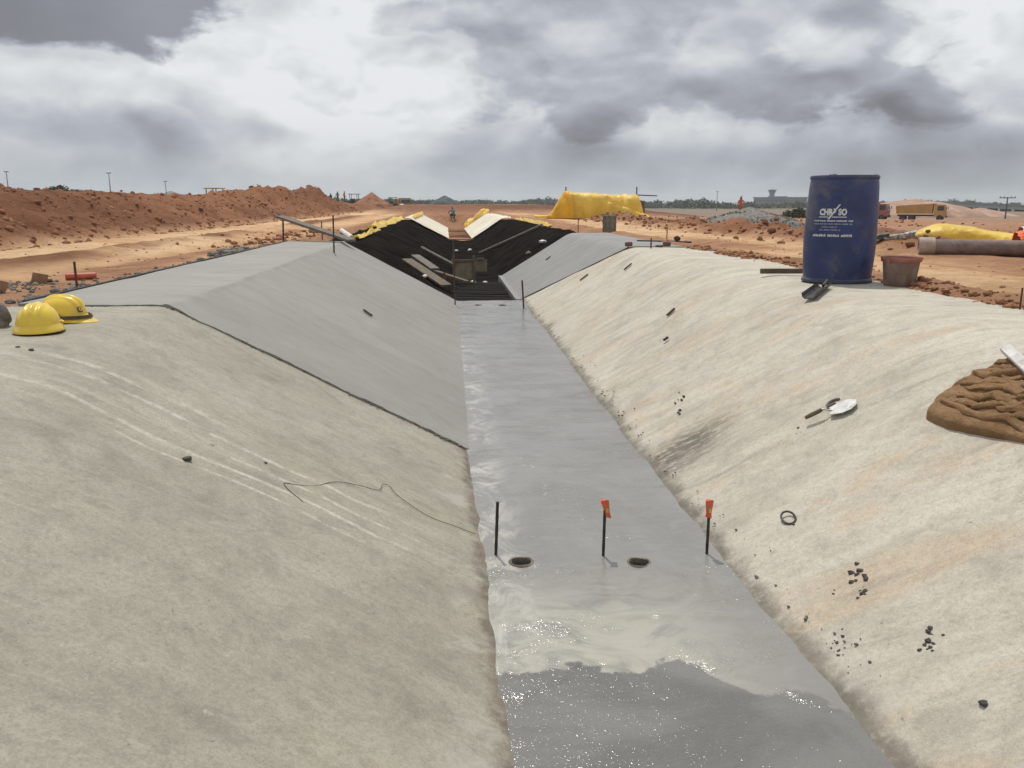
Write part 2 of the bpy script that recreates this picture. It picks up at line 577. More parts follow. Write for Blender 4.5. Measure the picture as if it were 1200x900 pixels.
fresh('fresh_concrete_left', (0.222, 0.211, 0.194), (0.252, 0.241, 0.223))
fresh('fresh_concrete_right', (0.195, 0.192, 0.185), (0.228, 0.224, 0.216))

# wet channel floor
m, t, b = pmat('wet_floor')
p = pos(t)
x, y, z = t.sep(p)[:3]
wob = t.noise(p, 3.6, 6, 0.6, 0.5)
edge = t.m('ADD', t.m('SUBTRACT', y, 2.76), t.m('ADD', t.m('MULTIPLY', t.m('MAXIMUM', t.m('SUBTRACT', x, 0.95), 0.0), 0.75), t.m('MULTIPLY', t.m('SUBTRACT', wob, 0.5), 0.5)))
slur = t.step(edge, -0.012, 0.02)
swirl = t.noise(t.map(p, (1.0, 1.5, 1), rot=(0, 0, 0.5)), 2.6, 8, 0.62, 2.2)
bigw = t.noise(p, 1.1, 5, 0.6, 0.8)
fine = t.noise(p, 70, 4, 0.6)
cream = t.m('MULTIPLY', t.m('MULTIPLY', t.step(y, 3.85, 2.9), t.step(x, 1.4, 0.8)), t.step(swirl, 0.27, 0.55))
c = t.mix(t.step(bigw, 0.35, 0.65), (0.195, 0.190, 0.178), (0.232, 0.226, 0.212))
c = t.mix(t.m('MULTIPLY', t.step(swirl, 0.5, 0.7), 0.35), c, (0.275, 0.268, 0.25))
c = t.mix(t.m('MULTIPLY', cream, 0.95), c, (0.375, 0.358, 0.305))
foam = t.m('MULTIPLY', t.step(t.m('SUBTRACT', x, t.m('MULTIPLY', t.m('MAXIMUM', t.m('SUBTRACT', y, 5.0), 0.0), 0.03)), 0.58, 0.30), t.step(t.noise(t.map(p, (1, .6, 1)), 4.5, 7, 0.7, 1.0), 0.44, 0.62))
c = t.mix(t.m('MULTIPLY', foam, t.step(y, 12, 8, 0, 0.85)), c, (0.46, 0.445, 0.40))
dirty = t.mix(t.step(bigw, 0.4, 0.6), (0.125, 0.123, 0.116), (0.175, 0.172, 0.162))
c = t.mix(slur, dirty, c)
c = t.mix(t.m('MULTIPLY', t.step(fine, 0.55, 0.8), 0.25), c, (0.12, 0.12, 0.115))
t.put(b.inputs['Base Color'], c)
wet = t.step(t.noise(t.map(p, (1, 0.7, 1)), 1.7, 6, 0.6, 0.6), 0.36, 0.62)
patch = t.step(t.noise(t.map(p, (0.8, 1.6, 1), (3, 7, 0)), 2.3, 6, 0.65), 0.50, 0.62)
t.put(b.inputs['Roughness'], t.fmix(slur, 0.13, t.fmix(patch, t.fmix(wet, 0.24, 0.07), 0.13)))
b.inputs['Specular IOR Level'].default_value = 0.5
grain = t.noise(p, 82, 2, 0.6)
rip = t.noise(t.map(p, (1, 1.9, 1)), 14, 5, 0.6, 0.4)
amt = t.fmix(slur, 0.55, t.m('MULTIPLY', t.fmix(patch, 0.05, 0.8), t.step(y, 4.0, 7.5, 1.0, 1.7)))
hgt = t.m('ADD', t.m('MULTIPLY', t.m('MULTIPLY', grain, amt), 0.9), t.m('MULTIPLY', rip, 0.55))
t.put(b.inputs['Normal'], t.bump(hgt, 0.9, 0.0072))

# soil: colour laid out on the terrain, clods and grain on top
m, t, b = pmat('soil')
p = t.n('ShaderNodeNewGeometry').outputs['Position']
att = t.n('ShaderNodeVertexColor')
att.layer_name = 'Col'
n1 = t.noise(p, 1.6, 8, 0.68)
n2 = t.noise(p, 9, 8, 0.7)
n3 = t.noise(p, 0.13, 5, 0.6)
c = t.mix(t.step(n1, 0.40, 0.70), att.outputs[0], t.mix(1.0, att.outputs[0], (0.72, 0.66, 0.60), 'MULTIPLY'))
c = t.mix(t.m('MULTIPLY', t.step(n2, 0.5, 0.72), 0.5), c, t.mix(1.0, c, (0.52, 0.48, 0.46), 'MULTIPLY'))
c = t.mix(t.m('MULTIPLY', t.step(n2, 0.42, 0.25), 0.4), c, t.mix(1.0, c, (1.35, 1.32, 1.28), 'MULTIPLY'))
c = t.mix(t.m('MULTIPLY', t.step(n3, 0.45, 0.65), 0.3), c, t.mix(1.0, c, (0.75, 0.72, 0.72), 'MULTIPLY'))
t.put(b.inputs['Base Color'], c)
b.inputs['Roughness'].default_value = 0.95
b.inputs['Specular IOR Level'].default_value = 0.15
t.put(b.inputs['Normal'], t.bump(t.m('ADD', n2, t.m('MULTIPLY', n1, 1.2)), 0.9, 0.09))

simple('clod_red', (0.25, 0.122, 0.068), 0.95, 0.35, 6, bump=0.6, bdist=0.02, spec=0.1)
simple('clod_tan', (0.42, 0.27, 0.165), 0.95, 0.3, 6, bump=0.6, bdist=0.02, spec=0.1)
simple('dirt_pile', (0.27, 0.135, 0.082), 0.95, 0.3, 1.2, bump=0.8, bdist=0.15, spec=0.1)
simple('dirt_pink', (0.40, 0.265, 0.20), 0.95, 0.2, 0.25, bump=0.8, bdist=0.4, spec=0.1, dirt=(0.30, 0.17, 0.11), dirt_amt=0.7)
simple('gravel', (0.235, 0.22, 0.20), 0.9, 0.4, 11, bump=1.0, bdist=0.06, spec=0.2)
simple('dark_gravel', (0.085, 0.10, 0.105), 0.9, 0.3, 0.6, bump=0.8, bdist=0.2, spec=0.2)
simple('rubble_grey', (0.175, 0.155, 0.13), 0.9, 0.35, 14, bump=0.6, bdist=0.02, spec=0.2)
simple('mortar_dark', (0.075, 0.068, 0.058), 0.9, 0.4, 40, bump=0.7, bdist=0.006, spec=0.2)
simple('stone_grey', (0.17, 0.155, 0.14), 0.9, 0.35, 18, bump=0.7, bdist=0.012, spec=0.2)
simple('brick', (0.15, 0.065, 0.045), 0.9, 0.3, 30, bump=0.5, bdist=0.005)
simple('rebar', (0.075, 0.05, 0.038), 0.75, 0.5, 30, metal=0.3, bump=0.5, bdist=0.003, dirt=(0.20, 0.085, 0.04), dirt_amt=0.7)
simple('rebar_dark', (0.03, 0.026, 0.022), 0.75, 0.4, 30, metal=0.0, bump=0.5, bdist=0.003)
simple('orange_cap', (0.62, 0.085, 0.02), 0.42, 0.15, 22, bump=0.2, bdist=0.003, dirt=(0.45, 0.24, 0.16), dirt_amt=0.5)
simple('red_pipe', (0.45, 0.085, 0.045), 0.5, 0.15, 12, dirt=(0.4, 0.2, 0.12), dirt_amt=0.4)
simple('helmet_yellow', (0.70, 0.49, 0.045), 0.30, 0.05, 14, bump=0.05, bdist=0.002, dirt=(0.52, 0.36, 0.09), dirt_amt=0.45)
simple('helmet_band', (0.05, 0.038, 0.022), 0.7, 0.3, 40)
simple('badge', (0.10, 0.075, 0.03), 0.5, 0.2, 40)
simple('badge_light', (0.55, 0.42, 0.15), 0.5, 0.2, 40)
simple('drum_blue', (0.019, 0.032, 0.112), 0.48, 0.22, 4, bump=0.12, bdist=0.004, dirt=(0.105, 0.103, 0.115), dirt_amt=0.7)
simple('drum_base', (0.04, 0.045, 0.075), 0.6, 0.2, 8, dirt=(0.16, 0.13, 0.10), dirt_amt=0.7)
simple('print_white', (0.62, 0.62, 0.60), 0.6, 0.15, 60, bump=0, dirt=(0.22, 0.24, 0.32), dirt_amt=0.5)
simple('print_faint', (0.36, 0.37, 0.41), 0.6, 0.2, 60, bump=0, dirt=(0.12, 0.13, 0.19), dirt_amt=0.6)
simple('bucket', (0.20, 0.135, 0.105), 0.75, 0.2, 12, bump=0.2, bdist=0.004, dirt=(0.27, 0.23, 0.195), dirt_amt=0.8)
simple('bucket_rim', (0.30, 0.11, 0.075), 0.6, 0.2, 16, dirt=(0.25, 0.17, 0.13), dirt_amt=0.6)
simple('black_plastic', (0.028, 0.027, 0.026), 0.5, 0.3, 20, dirt=(0.12, 0.11, 0.10), dirt_amt=0.5)
simple('wood', (0.115, 0.088, 0.058), 0.85, 0.3, 8, bump=0.4, bdist=0.006, dirt=(0.12, 0.09, 0.06), dirt_amt=0.6)
simple('wood_grey', (0.135, 0.117, 0.095), 0.85, 0.3, 8, bump=0.4, bdist=0.006, dirt=(0.11, 0.095, 0.08), dirt_amt=0.6)
simple('wood_chip', (0.06, 0.045, 0.033), 0.85, 0.3, 30)
simple('plywood', (0.19, 0.155, 0.10), 0.8, 0.2, 5, bump=0.2, bdist=0.006, dirt=(0.10, 0.085, 0.06), dirt_amt=0.7)
simple('aluminium', (0.50, 0.49, 0.47), 0.55, 0.12, 18, metal=0.35, bump=0.2, bdist=0.003, dirt=(0.30, 0.285, 0.26), dirt_amt=0.8)
simple('steel', (0.55, 0.55, 0.54), 0.42, 0.15, 30, metal=0.55, bump=0.15, bdist=0.002, dirt=(0.33, 0.31, 0.28), dirt_amt=0.7)
simple('pvc_white', (0.60, 0.59, 0.56), 0.5, 0.1, 12, dirt=(0.4, 0.34, 0.27), dirt_amt=0.5)
simple('hole_shade', (0.018, 0.018, 0.017), 0.6, 0.3, 20)
simple('membrane_black', (0.014, 0.0125, 0.011), 0.9, 0.4, 1.3, bump=0.5, bdist=0.05, spec=0.0, dirt=(0.024, 0.0205, 0.017), dirt_amt=0.6)
simple('sheet_white', (0.62, 0.575, 0.47), 0.6, 0.12, 1.2, bump=0.4, bdist=0.04, dirt=(0.50, 0.37, 0.25), dirt_amt=0.35)
simple('tarp_yellow', (0.87, 0.62, 0.10), 0.42, 0.10, 1.7, bump=0.7, bdist=0.06, dirt=(0.84, 0.52, 0.05), dirt_amt=0.5, trans=0.28)
simple('tarp_yellow_shade', (0.80, 0.46, 0.03), 0.5, 0.15, 1.7, bump=0.55, bdist=0.05, trans=0.28)  # the yellow tarp again, its shaded translucent end put into the colour
simple('pipe_steel', (0.16, 0.105, 0.09), 0.7, 0.3, 7, bump=0.3, bdist=0.008, dirt=(0.27, 0.22, 0.20), dirt_amt=0.5)
simple('pipe_end', (0.34, 0.27, 0.22), 0.7, 0.2, 9, dirt=(0.25, 0.16, 0.12), dirt_amt=0.5)
simple('hivis_orange', (0.75, 0.13, 0.03), 0.7, 0.15, 12, bump=0.4, bdist=0.01)
simple('hivis_band', (0.42, 0.42, 0.43), 0.5, 0.2, 20)
simple('cloth_navy', (0.03, 0.035, 0.055), 0.85, 0.3, 12, bump=0.4, bdist=0.01)
simple('foil', (0.26, 0.24, 0.215), 0.28, 0.6, 18, metal=0.3, bump=0.6, bdist=0.02)
simple('card', (0.33, 0.21, 0.13), 0.85, 0.2, 10)
simple('truck_yellow', (0.42, 0.235, 0.045), 0.6, 0.12, 1.5, dirt=(0.32, 0.20, 0.11), dirt_amt=0.8)
simple('truck_red', (0.30, 0.06, 0.045), 0.5, 0.12, 1.5, dirt=(0.34, 0.21, 0.15), dirt_amt=0.6)
simple('truck_green', (0.09, 0.14, 0.10), 0.6, 0.12, 1.5, dirt=(0.34, 0.25, 0.18), dirt_amt=0.6)
simple('truck_teal', (0.10, 0.17, 0.19), 0.6, 0.12, 1.5)
simple('truck_glass', (0.025, 0.028, 0.03), 0.15, 0.1, 1.5, bump=0)
simple('tyre', (0.025, 0.023, 0.022), 0.85, 0.2, 6)
simple('machine_dark', (0.05, 0.045, 0.04), 0.7, 0.2, 3)
simple('pole_grey', (0.16, 0.16, 0.16), 0.7, 0.2, 3)
simple('bark', (0.07, 0.05, 0.035), 0.9, 0.3, 8)
simple('skin', (0.11, 0.06, 0.04), 0.6, 0.1, 8, bump=0)
simple('building_wall', (0.13, 0.14, 0.155), 0.8, 0.1, 0.08, bump=0)
simple('building_roof', (0.12, 0.13, 0.145), 0.8, 0.1, 0.08, bump=0)
simple('building_glass', (0.05, 0.06, 0.075), 0.3, 0.1, 0.08, bump=0)
simple('roof_pale', (0.20, 0.215, 0.225), 0.8, 0.1, 0.08, bump=0)
simple('hill_green', (0.055, 0.075, 0.05), 0.95, 0.3, 0.05, bump=0)

# foliage
m, t, b = pmat('leaf')
p = pos(t)
n1 = t.noise(p, 0.8, 5, 0.6)
c = t.mix(t.step(n1, 0.3, 0.7), (0.034, 0.046, 0.02), (0.085, 0.088, 0.04))
t.put(b.inputs['Base Color'], c)
b.inputs['Roughness'].default_value = 0.8

# burlap
m, t, b = pmat('burlap')
p = pos(t)
n1 = t.noise(p, 5, 6, 0.6, 0.4)
wvx = t.n('ShaderNodeTexWave', Scale=95.0, Distortion=2.0)
wvx.bands_direction = 'X'
t.put(wvx.inputs['Vector'], p)
wvy = t.n('ShaderNodeTexWave', Scale=95.0, Distortion=2.0)
wvy.bands_direction = 'Y'
t.put(wvy.inputs['Vector'], p)
wv = t.m('MULTIPLY', wvx.outputs['Fac'], wvy.outputs['Fac'])
c = t.mix(t.step(n1, 0.3, 0.7), (0.22, 0.128, 0.064), (0.33, 0.205, 0.112))
c = t.mix(t.m('MULTIPLY', wv, 0.3), c, (0.36, 0.235, 0.14))
t.put(b.inputs['Base Color'], c)
b.inputs['Roughness'].default_value = 0.95
b.inputs['Specular IOR Level'].default_value = 0.1
c = t.mix(t.m('MULTIPLY', t.step(t.noise(p, 120, 3, 0.6), 0.5, 0.66), 0.35), c, (0.12, 0.07, 0.036))
t.put(b.inputs['Base Color'], c)
t.put(b.inputs['Normal'], t.bump(t.noise(t.map(p, (2.2, 1, 1), rot=(0, 0, 0.2)), 24, 8, 0.68, 0.8), 0.9, 0.022))
M = MATS

# ------------------------------------------------------------------ channel geometry (metres; channel runs along +Y)
def shift(y):
    y = np.asarray(y, float)
    return np.where(y < 5, 0.0, np.where(y < 15, 0.03 * (y - 5), 0.30 + 0.025 * (y - 15)))


SP = np.array([-9.0, -1.8, 0.28, 1.44, 3.05, 9.0])
ZP = np.array([1.06, 1.06, 0.0, 0.0, 1.06, 1.06])


def prof(s, r=0.0):
    s = np.asarray(s, float)
    z = np.interp(s, SP, ZP)
    if np.max(r) > 0:                                # round the crest off
        k = np.linspace(-1, 1, 9)
        zz = sum(np.interp(s + q * r, SP, ZP) for q in k) / 9
        z = np.where(z > 0.45, zz, z)
    return z


def surf(x, y, r=0.0):
    return float(prof(x - shift(y), r))


# ------------------------------------------------------------------ terrain
def spaced(lim, d0, flat, g):
    a, x_ = [], 0.0
    while x_ < lim:
        a.append(x_)
        x_ += d0 + g * max(0, x_ - flat)
    a.append(lim)
    return np.array(a)


xs = np.concatenate([-spaced(3000, 0.11, 5, 0.0125)[:0:-1], spaced(3000, 0.11, 5, 0.0125)])
ys = np.concatenate([-spaced(400, 0.4, 4, 0.08)[:0:-1], spaced(4500, 0.13, 6, 0.0095)])
Sg, Yg = np.meshgrid(xs, ys)
Xg = Sg + shift(np.minimum(Yg, 70))


def terrain(s, y):
    x = s + shift(np.minimum(y, 70))
    base = 1.02 + 0.035 * fbm(x * 0.5, y * 0.35, 4, 3)
    # right-hand plain sinks away with distance
    dist = np.hypot(x, y)
    drop = sst(dist, 38, 135) * 2.15 * sst(x, 2 + 0.10 * y, 16 + 0.22 * y)
    z = base - drop
    # tyre ruts along the haul roads
    rutL = np.exp(-((s + 4.1) / 0.22) ** 2) + np.exp(-((s + 6.0) / 0.25) ** 2)
    rutR = np.exp(-((s - 5.0) / 0.22) ** 2) + np.exp(-((s - 6.5) / 0.25) ** 2)
    near = sst(dist, 70, 30)
    z -= 0.05 * (rutL + rutR) * near * (0.6 + fbm(x, y * 0.3, 3, 61))
    ridge = np.exp(-((s + 5.05 + 0.3 * fbm(y * 0.12, y * 0, 2, 31)) / 0.42) ** 2) * sst(y, 8.5, 11) * sst(y, 60, 40)
    z += 0.10 * ridge * (0.8 + 1.2 * fbm(x * 3, y * 2, 4, 32))
    # spoil bank on the left, parallel to the channel
    foot = -7.1 + 0.55 * fbm(y * 0.16, y * 0 + 3.3, 3, 11)
    hb = 0.97 + 0.20 * fbm(y * 0.22, y * 0 + 8.1, 4, 12) + 0.10 * sst(y, 30, 12)
    t_ = np.clip(-(s - foot) / 2.1, 0, 1) ** 0.85
    back = sst(-(s - foot), 3.6, 8.0)
    far = sst(y, 66, 96)
    bank = hb * (t_ - 0.72 * back * (1 - far)) * (1 - 0.25 * far)
    rough = (0.20 * fbm(x * 0.9, y * 0.7, 5, 13, 0.62) + 0.20 * fbm(x * 2.2, y * 1.8, 4, 113, 0.7)) * sst(t_, 0.0, 0.4)
    gul = 0.55 * np.abs(fbm(y * 0.9 - x * 0.8, x * 0.35 + y * 0.2, 4, 14, 0.6)) * sst(t_, 0.05, 0.4) * sst(1 - t_, 0.0, 0.3)
    z += np.where(s < foot + 1, bank + rough - gul, 0) * sst(dist, 1500, 300)
    # mounds tipped on the bank
    for mx, my, mr, mh in ((-9.6, 38.0, 2.2, 0.30), (-9.5, 44.0, 2.2, 0.62), (-9.7, 51.0, 2.1, 1.05), (-11.5, 48, 2.6, 0.7), (-9.6, 61.5, 2.3, 1.30), (-11.0, 57, 2.6, 0.8)):
        q = np.hypot((s - mx) / mr, (y - my) / (mr * 1.15))
        z += mh * np.clip(1 - q + 0.55 * fbm(x * 1.3, y * 0.9, 5, int(my), 0.6), 0, 1.2) * sst(q, 1.5, 0.9)
    # cross bank beyond the end of the trench
    cb = sst(y, 70, 79) * sst(s, 26 + 0.12 * y, 10 + 0.10 * y) * sst(s, -8, -4) * sst(dist, 1500, 300)
    z += cb * (0.56 + 0.22 * fbm(x * 0.35, y * 0.12, 4, 15))
    # windrow of clods right of the haul road, low lip beside the lining
    wr = np.exp(-((s - (7.5 + 0.5 * fbm(y * 0.2, y * 0, 3, 16))) / 0.75) ** 2) * sst(y, 10.5, 13) * sst(y, 50, 35)
    z += wr * (0.22 + 0.5 * fbm(x * 2.2, y * 1.3, 4, 17, 0.6))
    # loose lip of soil lying over the outer edges of the lining
    edgeR = 0.22 * fbm(y * 0.8, x * 0 + 1.5, 4, 18) + 0.10 * fbm(x * 2.5, y * 2.5, 3, 118)
    lipR = sst(s, 3.72 + edgeR, 4.1 + edgeR) * sst(s, 5.0, 4.3)
    z += lipR * (0.055 + 0.10 * fbm(x * 3.0, y * 2.4, 4, 19)) * sst(y, 60, 40)
    # trench under the lining
    trench = sst(y, 64.5, 61.0)
    zt = prof(s) - 0.20
    cut = np.where(s > -2.84, 1.0, 0.0) * (1 - sst(s, 3.50 + edgeR, 3.98 + edgeR)) * trench
    z = np.where(cut > 0, z * (1 - cut) + zt * cut, z)
    z += 0.018 * fbm(x * 5, y * 4, 3, 20) * (1 - cut) * sst(dist, 60, 20)
    return z, dict(t=t_, ridge=ridge, wr=wr, cb=cb, far=far, dist=dist, lip=lipR, cut=cut, foot=foot)


Zg, info = terrain(Sg, Yg)
P = np.stack([Xg, Yg, Zg], 2)
me = grid_mesh('ground', P)
# soil colours
tan = np.array((0.61, 0.385, 0.215)); red = np.array((0.215, 0.100, 0.054)); mid_ = np.array((0.40, 0.22, 0.128)); pink = np.array((0.40, 0.25, 0.175)); farc = np.array((0.235, 0.185, 0.14))
pale = np.array((0.68, 0.465, 0.28))


def lerp(a, b, f):
    return a + (b - a) * f[..., None]


n_a = fbm(Xg * 0.9, Yg * 0.13, 5, 40) + 0.5
n_b = fbm(Xg * 0.35, Yg * 0.2, 5, 41) + 0.5
colr = np.broadcast_to(mid_, P.shape).copy()
roadL = sst(Sg, -7.4, -6.8) * sst(Sg, -2.9, -3.5)
colr = lerp(colr, tan, roadL * sst(n_a, 0.16, 0.36))
colr = lerp(colr, pale, roadL * sst(n_a, 0.48, 0.66))
colr = lerp(colr, red * 1.15, np.clip(info['ridge'] * 1.5, 0, 1) * sst(n_b, 0.2, 0.45))
roadR = sst(Sg, 4.2, 4.8) * sst(Sg, 7.2, 6.4) * sst(Yg, 80, 50)
colr = lerp(colr, tan, roadR * sst(n_a, 0.22, 0.45))
colr = lerp(colr, pale, roadR * sst(n_a, 0.52, 0.70))
rightp = sst(Sg, 6.5, 9)
colr = lerp(colr, lerp(np.broadcast_to(pink, P.shape), mid_, sst(n_b, 0.35, 0.6)), rightp)
colr = lerp(colr, red * 1.25, np.clip(info['wr'] * 1.3, 0, 1) * 0.8)
colr = lerp(colr, mid_ * 0.95, np.clip(info['lip'], 0, 1) * sst(n_b, 0.3, 0.5) * 0.8)
colr = lerp(colr, lerp(np.broadcast_to(red, P.shape), red * 1.32, sst(n_b, 0.4, 0.65)), sst(info['t'], 0.02, 0.25))
colr = lerp(colr, red * 0.82, np.clip(info['cb'] * 1.6, 0, 1))
colr = lerp(colr, np.array((0.27, 0.13, 0.08)), sst(Yg, 58, 66) * sst(Sg, 5, 3) * sst(Sg, -6, -4) * 0.6)
fary = sst(info['dist'], 110, 260)
colr = lerp(colr, farc, fary * sst(Sg, 0, 20))
colr = lerp(colr, np.array((0.13, 0.125, 0.085)), sst(info['dist'], 350, 600))
ca = me.color_attributes.new('Col', 'FLOAT_COLOR', 'POINT')
ca.data.foreach_set('color', np.concatenate([colr.reshape(-1, 3), np.ones((colr.shape[0] * colr.shape[1], 1))], 1).astype(np.float32).ravel())
ground = tag(link('ground', me, M['soil']), kind='structure')


def gz(x, y):
    return float(terrain(np.array([x - shift(min(y, 70))]), np.array([float(y)]))[0][0])


# ------------------------------------------------------------------ concrete lining
def slab(name, s0, s1, ds, y0, y1, dy, mat, crest_r, lift=0.0, und=0.006, thick=0.15, ragged=0.0, seed=0, lip=0.0, sink=None):
    """a lining panel: y0, y1 are functions of s so that joints may run askew"""
    ns, ny = int((s1 - s0) / ds) + 1, int((float(np.max(y1(np.array([s0, s1])))) - float(np.min(y0(np.array([s0, s1]))))) / dy) + 1
    s = np.linspace(s0, s1, ns)
    tt = np.linspace(0, 1, ny)
    S, T = np.meshgrid(s, tt)
    Y0 = y0(s) + ragged * (fbm(s * 3.1, s * 0 + seed, 5, seed) + 0.7 * fbm(s * 13, s * 0 + seed, 4, seed + 8, 0.7))
    Y1 = y1(s) + ragged * fbm(s * 3.1, s * 0 + seed + 9, 5, seed + 1)
    Y = Y0[None, :] + (Y1 - Y0)[None, :] * T
    Z = prof(S, crest_r(Y) if callable(crest_r) else crest_r) + lift + und * 2 * fbm(S * 1.3, Y * 1.1, 4, seed + 2) + und * 0.5 * fbm(S * 6, Y * 6, 3, seed + 3)
    # trowelled-down edges
    if sink is not None:
        Z -= 0.012 * sst(Y - sink(S), -0.03, 0.02)
    if lip:
        Z += lip * np.exp(-((S + 1.8 + 0.03 * fbm(Y * 1.3, Y * 0, 3, seed + 6)) / 0.022) ** 2) * sst(fbm(S * 0.5, Y * 2.2, 4, seed + 7), -0.12, 0.12)
    X = S + shift(Y)
    top = np.stack([X, Y, Z], 2)
    V = [top.reshape(-1, 3)]
    idx = np.arange(ns * ny).reshape(ny, ns)
    Q = [np.stack([idx[:-1, :-1].ravel(), idx[:-1, 1:].ravel(), idx[1:, 1:].ravel(), idx[1:, :-1].ravel()], 1)]
    loop = np.concatenate([idx[0, :], idx[1:, -1], idx[-1, -2::-1], idx[-2:0:-1, 0]])
    low = V[0][loop].copy()
    low[:, 2] -= thick
    b0 = ns * ny
    k = np.arange(len(loop))
    k2 = (k + 1) % len(loop)
    Q.append(np.stack([loop[k2], loop[k], b0 + k, b0 + k2], 1))
    me = bpy.data.meshes.new(name)
    quads_mesh(me, np.concatenate([V[0], low]), np.concatenate(Q), True)
    me.set_sharp_from_angle(angle=math.radians(40))
    return tag(link(name, me, mat), kind='structure')


cst = lambda v: (lambda s: np.asarray(s, float) * 0 + v)
jl = lambda s: np.interp(s, [-2.9, -1.8, 0.3], [6.0, 5.86, 5.68])
jl_end = lambda s: np.interp(s, [-2.9, -1.8, 0.3], [15.9, 15.55, 15.0])
jr = lambda s: np.interp(s, [1.3, 3.0, 4.2], [15.35, 13.25, 13.1])
jr_end = lambda s: np.interp(s, [1.3, 3.0, 4.2], [20.4, 19.8, 19.5])
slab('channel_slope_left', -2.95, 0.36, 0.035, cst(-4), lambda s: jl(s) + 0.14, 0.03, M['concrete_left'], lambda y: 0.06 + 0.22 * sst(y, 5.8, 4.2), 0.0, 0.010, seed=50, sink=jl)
slab('channel_slope_left_fresh', -2.86, 0.36, 0.02, lambda s: jl(s) + 0.006, jl_end, 0.05, M['fresh_concrete_left'], 0.035, 0.010, 0.005, ragged=0.07, seed=60, lip=0.011)
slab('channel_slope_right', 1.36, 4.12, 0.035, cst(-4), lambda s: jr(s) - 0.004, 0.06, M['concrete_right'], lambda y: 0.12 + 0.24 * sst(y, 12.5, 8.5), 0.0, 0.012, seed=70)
slab('channel_slope_right_fresh', 1.36, 3.95, 0.035, lambda s: jr(s) + 0.012, jr_end, 0.06, M['fresh_concrete_right'], 0.12, 0.012, 0.005, ragged=0.03, seed=80)
# a thin dark screed rail left in the right-hand joint
mb = MB()
sj = np.linspace(1.52, 3.05, 40)
for a_, b__ in zip(sj[:-1], sj[1:]):
    ya, yb = float(jr(a_)) - 0.02, float(jr(b__)) - 0.02
    mb.beam((a_ + float(shift(ya)), ya, float(prof(a_)) + 0.006), (b__ + float(shift(yb)), yb, float(prof(b__)) + 0.006), 0.022, 0.02)
tag(mb.build('screed_rail', M['rebar_dark']), 'thin dark rail in the joint between pale and fresh grey right slope', 'rail')

# channel floor, wet, with holes left for the weep pipes
HOLES = [(0.44, 3.76, 0.052), (1.02, 3.69, 0.052), (0.905, 14.34, 0.06), (1.33, 14.29, 0.06)]
fs = np.arange(0.08, 1.661, 0.0165)
fy = np.concatenate([np.arange(-4, 2.0, 0.1), np.arange(2.0, 5.0, 0.0165), np.arange(5.0, 15.02, 0.05)])
S, Y = np.meshgrid(fs, fy)
X = S + shift(Y)
fx_edge = (Y - 2.76) + 0.75 * np.maximum(X - 0.95, 0) + 0.30 * fbm(X * 3.2, Y * 1.6, 4, 90)
Z = 0.010 + 0.016 * fbm(X * 0.9, Y * 0.5, 4, 91) + 0.005 * fbm(X * 5, Y * 4, 3, 92) + (0.007 + 0.006 * fbm(X * 9, Y * 9, 3, 96)) * sst(fx_edge, -0.015, 0.015) - 0.004 * sst(fx_edge, 0.0, 0.5)
Z += 0.012 * np.clip(fbm(X * 6, Y * 2.2, 4, 93) + 0.1, 0, 1) * (sst(S, 0.46, 0.26) + sst(S, 1.30, 1.5))
# ridges pushed up by the screed, across the floor
for yr, amp in ((5.0, 0.008), (5.9, 0.010), (6.9, 0.012), (7.35, 0.010), (9.2, 0.009), (3.15, 0.012)):
    Z += amp * np.exp(-((Y - yr - 0.2 * fbm(X * 1.5, X * 0 + yr, 3, 94)) / 0.03) ** 2) * sst(fbm(X * 2.2, Y * 0.3 + yr, 2, 95), -0.05, 0.2) * sst(S, 1.42, 1.2) * sst(S, 0.30, 0.42)
idx = np.arange(S.size).reshape(S.shape)
Q = np.stack([idx[:-1, :-1].ravel(), idx[:-1, 1:].ravel(), idx[1:, 1:].ravel(), idx[1:, :-1].ravel()], 1)
V = np.stack([X, Y, Z], 2).reshape(-1, 3)
ctr = V[Q].mean(1)
keep = np.ones(len(Q), bool)
for hx, hy, hr in HOLES:
    keep &= np.hypot(ctr[:, 0] - hx, ctr[:, 1] - hy) > hr
me = bpy.data.meshes.new('channel_floor')
quads_mesh(me, V, Q[keep], True)
tag(link('channel_floor', me, M['wet_floor']), kind='structure')
# front face of the floor slab where the pour stops
mb = MB()
mb.box((0.87 + 0.30, 15.0, -0.075), (1.34, 0.05, 0.16))
tag(mb.build('channel_floor_end', M['fresh_concrete_right']), kind='structure')
for i, (hx, hy, hr) in enumerate(HOLES):
    e = empty('weep_pipe', (hx, hy, 0), 0, ['open weep hole nearest the left slope on the near wet floor', 'open weep hole in the near wet floor beside the orange-capped stakes',
              'left of two far weep holes at the end of the wet floor', 'right of two far weep holes at the end of the wet floor'][i], 'weep hole', 'weep pipes set in the channel floor')
    mb = MB().lathe([(hr + 0.014, -0.05), (hr + 0.013, 0.010), (hr + 0.005, 0.019), (hr - 0.003, 0.017), (hr - 0.005, -0.16)], 28)
    mb.v = [(a, b_, c_ + 0.0025 * math.sin(3 * math.atan2(b_, a) + i)) for a, b_, c_ in mb.v]
    mb.build('pipe_rim', M['rubble_grey'], e, 50)
    MB().lathe([(hr - 0.004, -0.05), (0.02, -0.053)], 28, cap1=True).build('hole_shade_disc', M['hole_shade'], e)  # near-black disc paints the shade down the open hole

